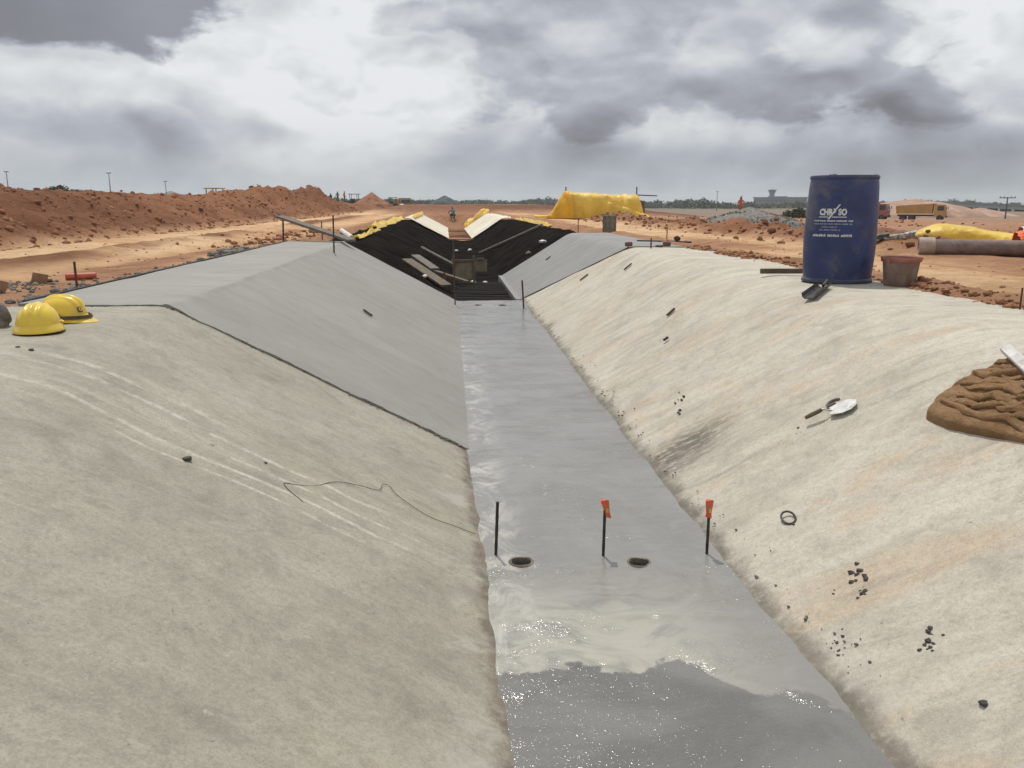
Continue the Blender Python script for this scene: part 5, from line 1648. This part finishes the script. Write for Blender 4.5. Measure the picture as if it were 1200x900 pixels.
# ------------------------------------------------------------------ people
def person(x_, y_, z_, rz, shirt, trousers, helm, label, arms, h=1.7):
    e = empty('person', (x_, y_, z_), rz, label, 'person', 'site workers')
    J = {'pel': (0, 0, 0.96, 0.135), 'wai': (0, 0, 1.10, 0.125), 'che': (0, 0.0, 1.30, 0.15), 'nec': (0, 0, 1.46, 0.062), 'hd0': (0, 0.01, 1.56, 0.085), 'hd1': (0, 0.015, 1.66, 0.085),
         'hl': (0.10, 0, 0.90, 0.095), 'kl': (0.12, 0.02, 0.50, 0.062), 'al': (0.13, -0.01, 0.09, 0.045), 'tl': (0.14, 0.14, 0.04, 0.04),
         'hr': (-0.10, 0, 0.90, 0.095), 'kr': (-0.12, 0.02, 0.50, 0.062), 'ar': (-0.13, -0.01, 0.09, 0.045), 'tr': (-0.14, 0.14, 0.04, 0.04),
         'sl': (0.19, 0, 1.39, 0.062), 'sr': (-0.19, 0, 1.39, 0.062)}
    for k, v_ in arms.items():
        J[k] = v_
    E = [('pel', 'wai'), ('wai', 'che'), ('che', 'nec'), ('nec', 'hd0'), ('hd0', 'hd1'), ('pel', 'hl'), ('hl', 'kl'), ('kl', 'al'), ('al', 'tl'), ('pel', 'hr'), ('hr', 'kr'), ('kr', 'ar'), ('ar', 'tr'),
         ('che', 'sl'), ('sl', 'el'), ('el', 'wl'), ('wl', 'fl'), ('che', 'sr'), ('sr', 'er'), ('er', 'wr'), ('wr', 'fr')]
    names = list(J)
    me = bpy.data.meshes.new('person_body')
    me.from_pydata([J[k][:3] for k in names], [(names.index(a), names.index(b_)) for a, b_ in E], [])
    o = bpy.data.objects.new('tmp', me)
    COL.objects.link(o)
    md = o.modifiers.new('skin', 'SKIN')
    for i, k in enumerate(names):
        sv = me.skin_vertices[0].data[i]
        sv.radius = (J[k][3], J[k][3] * (0.72 if k in ('che', 'wai', 'pel') else 1))
        sv.use_root = (k == 'pel')
    o.modifiers.new('sub', 'SUBSURF').levels = 1
    bpy.context.view_layer.update()
    m2 = bpy.data.meshes.new_from_object(o.evaluated_get(bpy.context.evaluated_depsgraph_get()))
    bpy.data.objects.remove(o)
    bpy.data.meshes.remove(me)
    m2.materials.clear()
    for q in (shirt, trousers, 'skin', 'machine_dark'):
        m2.materials.append(M[q])
    for p_ in m2.polygons:
        c = p_.center
        hand = any((Vector(J[k][:3]) - c).length < 0.10 for k in ('wl', 'wr', 'fl', 'fr'))
        p_.material_index = 2 if (c.z > J['nec'][2] or hand) else (3 if c.z < 0.10 else (1 if c.z < J['pel'][2] + 0.05 else 0))
        p_.use_smooth = True
    body = link('body', m2, None, e)
    if helm:
        MB().lathe([(0.135, 1.655), (0.115, 1.665), (0.108, 1.70), (0.085, 1.755), (0.04, 1.785), (0.0, 1.79)], 20, (0, 0.015, 0)).build('helmet', M[helm], e, 50)
    s_ = h / 1.72
    e.scale = (s_,) * 3
    return e


hang = dict(el=(0.27, -0.02, 1.13, 0.045), wl=(0.28, 0.06, 0.88, 0.035), fl=(0.28, 0.09, 0.78, 0.03), er=(-0.27, -0.02, 1.13, 0.045), wr=(-0.28, 0.06, 0.88, 0.035), fr=(-0.28, 0.09, 0.78, 0.03))
hips = dict(el=(0.38, -0.10, 1.16, 0.045), wl=(0.22, 0.06, 1.02, 0.035), fl=(0.16, 0.10, 1.0, 0.03), er=(-0.27, -0.02, 1.13, 0.045), wr=(-0.25, 0.12, 0.98, 0.035), fr=(-0.22, 0.18, 0.92, 0.03))
bend = dict(hang, er=(-0.30, 0.10, 1.18, 0.045), wr=(-0.26, 0.32, 1.10, 0.035), fr=(-0.24, 0.40, 1.10, 0.03))
for px, D, shirt, trousers, helm, arms, lb in ((388, 118, 'cloth_navy', 'cloth_navy', None, hang, 'worker in dark clothes, leftmost of three on the skyline'),
                                               (396, 116, 'truck_green', 'cloth_navy', 'helmet_yellow', bend, 'worker in dull green, middle of three on the skyline'),
                                               (404, 112, 'hivis_orange', 'wood', 'helmet_yellow', hips, 'worker in orange top, tallest right one of three on skyline')):
    x_, y_ = ray_xy(px, D)
    person(x_, y_, gz(x_, y_) - 0.02, 2.6 + px, shirt, trousers, helm, lb, arms, 1.68)
x_, y_ = ray_xy(868, 62)
person(x_, y_, gz(x_, y_) - 0.02, 3.6, 'red_pipe', 'truck_red', 'pvc_white', 'worker in orange with white helmet behind the gravel heap', bend, 1.66)
x_, y_ = ray_xy(532, 63)
crouch = {'pel': (0, 0, 0.36, 0.135), 'wai': (0, 0.06, 0.50, 0.125), 'che': (0, 0.15, 0.68, 0.15), 'nec': (0, 0.20, 0.83, 0.062), 'hd0': (0, 0.24, 0.92, 0.085), 'hd1': (0, 0.26, 1.01, 0.085),
          'hl': (0.11, 0.04, 0.36, 0.095), 'kl': (0.17, 0.36, 0.47, 0.062), 'al': (0.14, 0.14, 0.09, 0.045), 'tl': (0.15, 0.28, 0.04, 0.04),
          'hr': (-0.11, 0.04, 0.36, 0.095), 'kr': (-0.17, 0.36, 0.47, 0.062), 'ar': (-0.14, 0.14, 0.09, 0.045), 'tr': (-0.15, 0.28, 0.04, 0.04),
          'sl': (0.19, 0.15, 0.77, 0.062), 'sr': (-0.19, 0.15, 0.77, 0.062), 'el': (0.26, 0.34, 0.62, 0.045), 'wl': (0.18, 0.52, 0.52, 0.035), 'fl': (0.16, 0.60, 0.50, 0.03),
          'er': (-0.26, 0.34, 0.62, 0.045), 'wr': (-0.18, 0.52, 0.52, 0.035), 'fr': (-0.16, 0.60, 0.50, 0.03)}
wk = person(x_, y_, gz(x_, y_) - 0.01, 0.6, 'truck_teal', 'cloth_navy', None, 'small dark-clad worker crouching at head of the far trench', crouch, 1.6)

# ------------------------------------------------------------------ poles
def pole(px, D, ztop, label, arm=0.35):
    x_, y_ = ray_xy(px, D)
    zb = gz(x_, y_)
    e = empty('lamp_pole', (x_, y_, zb), 0, label, 'pole', 'distant poles')
    h = ztop - zb
    MB().tube([(0, 0, 0), (0, 0, h * 0.5), (0, 0, h)], [0.16, 0.12, 0.08], 8).build('mast', M['pole_grey'], e, 40)
    MB().beam((-arm, 0, h - 0.1), (arm, 0, h), 0.14, 0.14).build('crossarm', M['pole_grey'], e)
    for s_ in (-1, 1):
        MB().box((s_ * arm, 0, h - 0.05), (0.4, 0.3, 0.18)).build('lamp_head', M['machine_dark'], e)


pole(12, 210, 9.6, 'leftmost thin pole above the spoil bank')
pole(131, 210, 9.3, 'thin pole above the spoil bank right of the bushes')
pole(196, 260, 8.6, 'thin pole in front of the distant green hill')
x_, y_ = ray_xy(1180, 165)
e = empty('power_pole', (x_, y_, gz(x_, y_)), math.radians(-25), 'power pole with broad crossarm at far right', 'pole')
MB().tube([(0, 0, 0), (0, 0, 4.2)], [0.14, 0.10], 8).build('mast', M['machine_dark'], e, 40)
MB().beam((-1.4, 0, 4.05), (1.4, 0, 4.05), 0.14, 0.16).build('crossarm', M['machine_dark'], e)
for q in (-1.3, -0.6, 0.6, 1.3):
    MB().lathe([(0.0, 4.1), (0.07, 4.12), (0.05, 4.3), (0.08, 4.36), (0, 4.42)], 10, (q, 0, 0)).build('insulator', M['pole_grey'], e, 40)
x_, y_ = ray_xy(800, 300)
pole(840, 330, 6.5, 'far thin pole above the treeline left of gravel heap')

# ------------------------------------------------------------------ trees and distant green
def leaves(n, rad, seed, size, squash=0.8, clumps=9):
    r_ = np.random.default_rng(seed)
    cc = r_.normal(size=(clumps, 3))
    cc /= np.linalg.norm(cc, axis=1)[:, None]
    cc *= (r_.random(clumps) ** 0.4)[:, None] * rad * 0.75
    cc[:, 2] = np.abs(cc[:, 2]) * squash
    cr = rad * r_.uniform(0.25, 0.5, clumps)
    vs, fs_ = [], []
    for i in range(n):
        k = r_.integers(clumps)
        d_ = r_.normal(size=3)
        d_ /= np.linalg.norm(d_)
        c = cc[k] + d_ * cr[k] * r_.random() ** 0.4
        a = r_.normal(size=3); a /= np.linalg.norm(a)
        b_ = np.cross(a, r_.normal(size=3)); b_ /= np.linalg.norm(b_)
        s_ = size * r_.uniform(0.6, 1.3)
        k0 = len(vs)
        vs += [c - a * s_, c + b_ * s_ * 0.5, c + a * s_, c - b_ * s_ * 0.5]
        fs_.append((k0, k0 + 1, k0 + 2, k0 + 3))
    return vs, fs_


def tree(px, D, ztop, rad, seed, label):
    x_, y_ = ray_xy(px, D)
    zb = gz(x_, y_)
    h = ztop - zb
    e = empty('bush_tree', (x_, y_, zb), 0, label, 'tree', 'bushes beyond the spoil bank')
    tk = MB().tube([(0, 0, 0), (0.1, 0, h * 0.3), (0.05, 0.1, h * 0.6)], [0.16, 0.12, 0.06], 8)
    for q in range(4):
        a = q * 1.6 + seed
        tk.tube([(0.08, 0, h * 0.35), (0.5 * rad * math.cos(a), 0.5 * rad * math.sin(a), h * 0.7)], [0.08, 0.03], 6)
    tk.build('trunk', M['bark'], e, 50)
    vs, fs_ = leaves(1500, rad, seed, 0.22)
    lo_z = min(v_[2] for v_ in vs); hi_z = max(v_[2] for v_ in vs)
    sc_ = (h * 0.8) / (hi_z - lo_z)
    vs = [(v_[0], v_[1], h - (hi_z - v_[2]) * sc_) for v_ in vs]
    MB().add(vs, fs_).build('crown', M['leaf'], e)


tree(68, 150, 5.15, 2.2, 1, 'tallest round bush on the skyline left of the poles')
tree(50, 150, 4.3, 1.4, 2, 'low bush on skyline left of the tallest bush')
tree(40, 155, 4.25, 1.5, 3, 'leftmost low bush on the skyline')
tree(92, 155, 4.5, 2.2, 4, 'broad low bush right of the tallest skyline bush')
tree(110, 160, 4.3, 0.9, 5, 'small bush right of the broad low skyline bush')
x_, y_ = ray_xy(938, 95)
tree(936, 95, 1.35, 1.7, 6, 'dark bush just left of the blue drum')

r_ = np.random.default_rng(9)
vs, fs_ = [], []
for px in np.arange(-60, 1400, 2.6):
    D = 640 + 90 * math.sin(px * 0.013) + r_.uniform(-40, 40)
    x_, y_ = ray_xy(px, D)
    if px < 560:
        hh = r_.uniform(2.0, 3.6)
    else:
        hh = 4.0 + 2.2 * math.sin(px * 0.03) * math.sin(px * 0.011 + 1) + 1.2 * math.sin(px * 0.17) * math.sin(px * 0.07) + r_.uniform(-1.4, 1.4)
    zb = gz(x_, y_)
    for q in range(60):
        c = np.array((x_, y_, zb + hh * (0.05 + r_.random() ** 0.8 * 0.95))) + r_.normal(size=3) * np.array((1.2, 2.0, 0.35))
        a = r_.normal(size=3); a /= np.linalg.norm(a)
        b_ = np.cross(a, r_.normal(size=3)); b_ /= np.linalg.norm(b_)
        s_ = r_.uniform(0.6, 1.5) * (1.5 - 0.8 * (c[2] - zb) / hh)
        k0 = len(vs)
        vs += [c - a * s_, c + b_ * s_ * 0.6, c + a * s_, c - b_ * s_ * 0.6]
        fs_.append((k0, k0 + 1, k0 + 2, k0 + 3))
tag(MB().add(vs, fs_).build('treeline', M['leaf']), 'far-off line of trees along the horizon', 'trees', kind='stuff')


def hill(name, px0, px1, D, ztop, seed):
    n = 60
    P_ = np.zeros((n, 14, 3))
    for i in range(n):
        f = i / (n - 1)
        x_, y_ = ray_xy(px0 + (px1 - px0) * f, D)
        hh = (ztop + 6) * (math.sin(math.pi * f) ** 0.45) * (0.9 + 0.25 * float(fbm(np.array(f * 5), np.array(0.3), 4, seed)))
        for j in range(14):
            g = j / 13
            P_[i, j] = (x_ * (1 + 0.10 * (g - .5)), y_ * (1 + 0.10 * (g - .5)), -6 + hh * math.sin(math.pi * g) ** 0.6)
    return tag(link(name, grid_mesh(name, P_), M['hill_green']), kind='structure')


hill('far_hill', 168, 226, 1500, 25.5, 1)
hill('far_hill', 820, 980, 2200, 9, 2)

# ------------------------------------------------------------------ distant buildings
def building_local(px, D, rz, name, label, cat):
    x_, y_ = ray_xy(px, D)
    return empty(name, (x_, y_, gz(x_, y_) - 0.2), rz, label, cat)


rz = -math.atan2(*[ray_xy(914, 900)[k] for k in (0, 1)])
tb = building_local(914, 900, rz, 'terminal_building', 'long grey flat-roofed building far behind the gravel heap', 'building')
MB().box((0, 0, 4.6), (54, 24, 9.2)).build('wall', M['building_wall'], tb)
MB().box((0, -0.5, 9.7), (56, 26, 1.0)).build('roof', M['building_roof'], tb)
MB().box((-3, 2, 10.6), (20, 10, 1.0)).build('plant_room', M['building_wall'], tb)
for q in np.linspace(-24, 24, 13):
    for zz in (2.4, 6.2):
        MB().box((q, -12.03, zz), (2.9, 0.08, 1.9)).build('window', M['building_glass'], tb)
tw_ = building_local(904, 985, rz, 'control_tower', 'slender grey control tower behind the long grey building', 'tower')
MB().lathe([(3.2, 0), (2.9, 10), (2.9, 14.5), (3.5, 16.2)], 20).build('shaft', M['building_wall'], tw_, 40)
MB().lathe([(3.5, 16.2), (4.6, 18.4), (4.4, 18.6)], 20).build('cab_glass', M['building_glass'], tw_, 40)
MB().lathe([(4.7, 18.5), (4.9, 18.9), (4.6, 19.4), (0, 19.8)], 20).build('cab_roof', M['building_roof'], tw_, 40)
MB().tube([(0, 0, 19.6), (0, 0, 21.5)], 0.15, 6).build('mast', M['pole_grey'], tw_)
a0, a1 = Vector((*ray_xy(1066, 420), 0)), Vector((*ray_xy(1260, 300), 0))
vd = empty('viaduct', (a0.x, a0.y, -1.2), math.atan2((a1 - a0).y, (a1 - a0).x), 'long grey elevated deck running along the right skyline', 'viaduct')
Ld = (a1 - a0).length
MB().beam((0, 0, 3.6), (Ld, 0, 0.6), 7, 1.0).build('deck', M['roof_pale'], vd)
MB().beam((0, -3.4, 4.5), (Ld, -3.4, 1.5), 0.3, 0.8).build('parapet', M['building_wall'], vd)
for q in np.linspace(0.05, 0.97, 13):
    MB().box((Ld * q, 0, (3.2 - 3.0 * q) / 2 - 1.2), (1.2, 4, max(0.6, 3.2 - 3.0 * q + 2.4))).build('pier', M['building_wall'], vd)

# ------------------------------------------------------------------ air
HAZE = True
if HAZE:
    m = bpy.data.materials.new('haze_air')
    m.use_nodes = True
    t = NT(m.node_tree)
    out = t.n('ShaderNodeOutputMaterial')
    vol = t.n('ShaderNodeVolumePrincipled', Color=(0.80, 0.86, 0.92), Density=0.00026, Anisotropy=0.2)
    t.put(out.inputs['Volume'], vol.outputs[0])
    hz = MB().box((0, 2000, 21), (6400, 5400, 60)).build('haze', m)
    hz['kind'] = 'stuff'
    hz['label'] = 'thin pale haze in the air over the site'
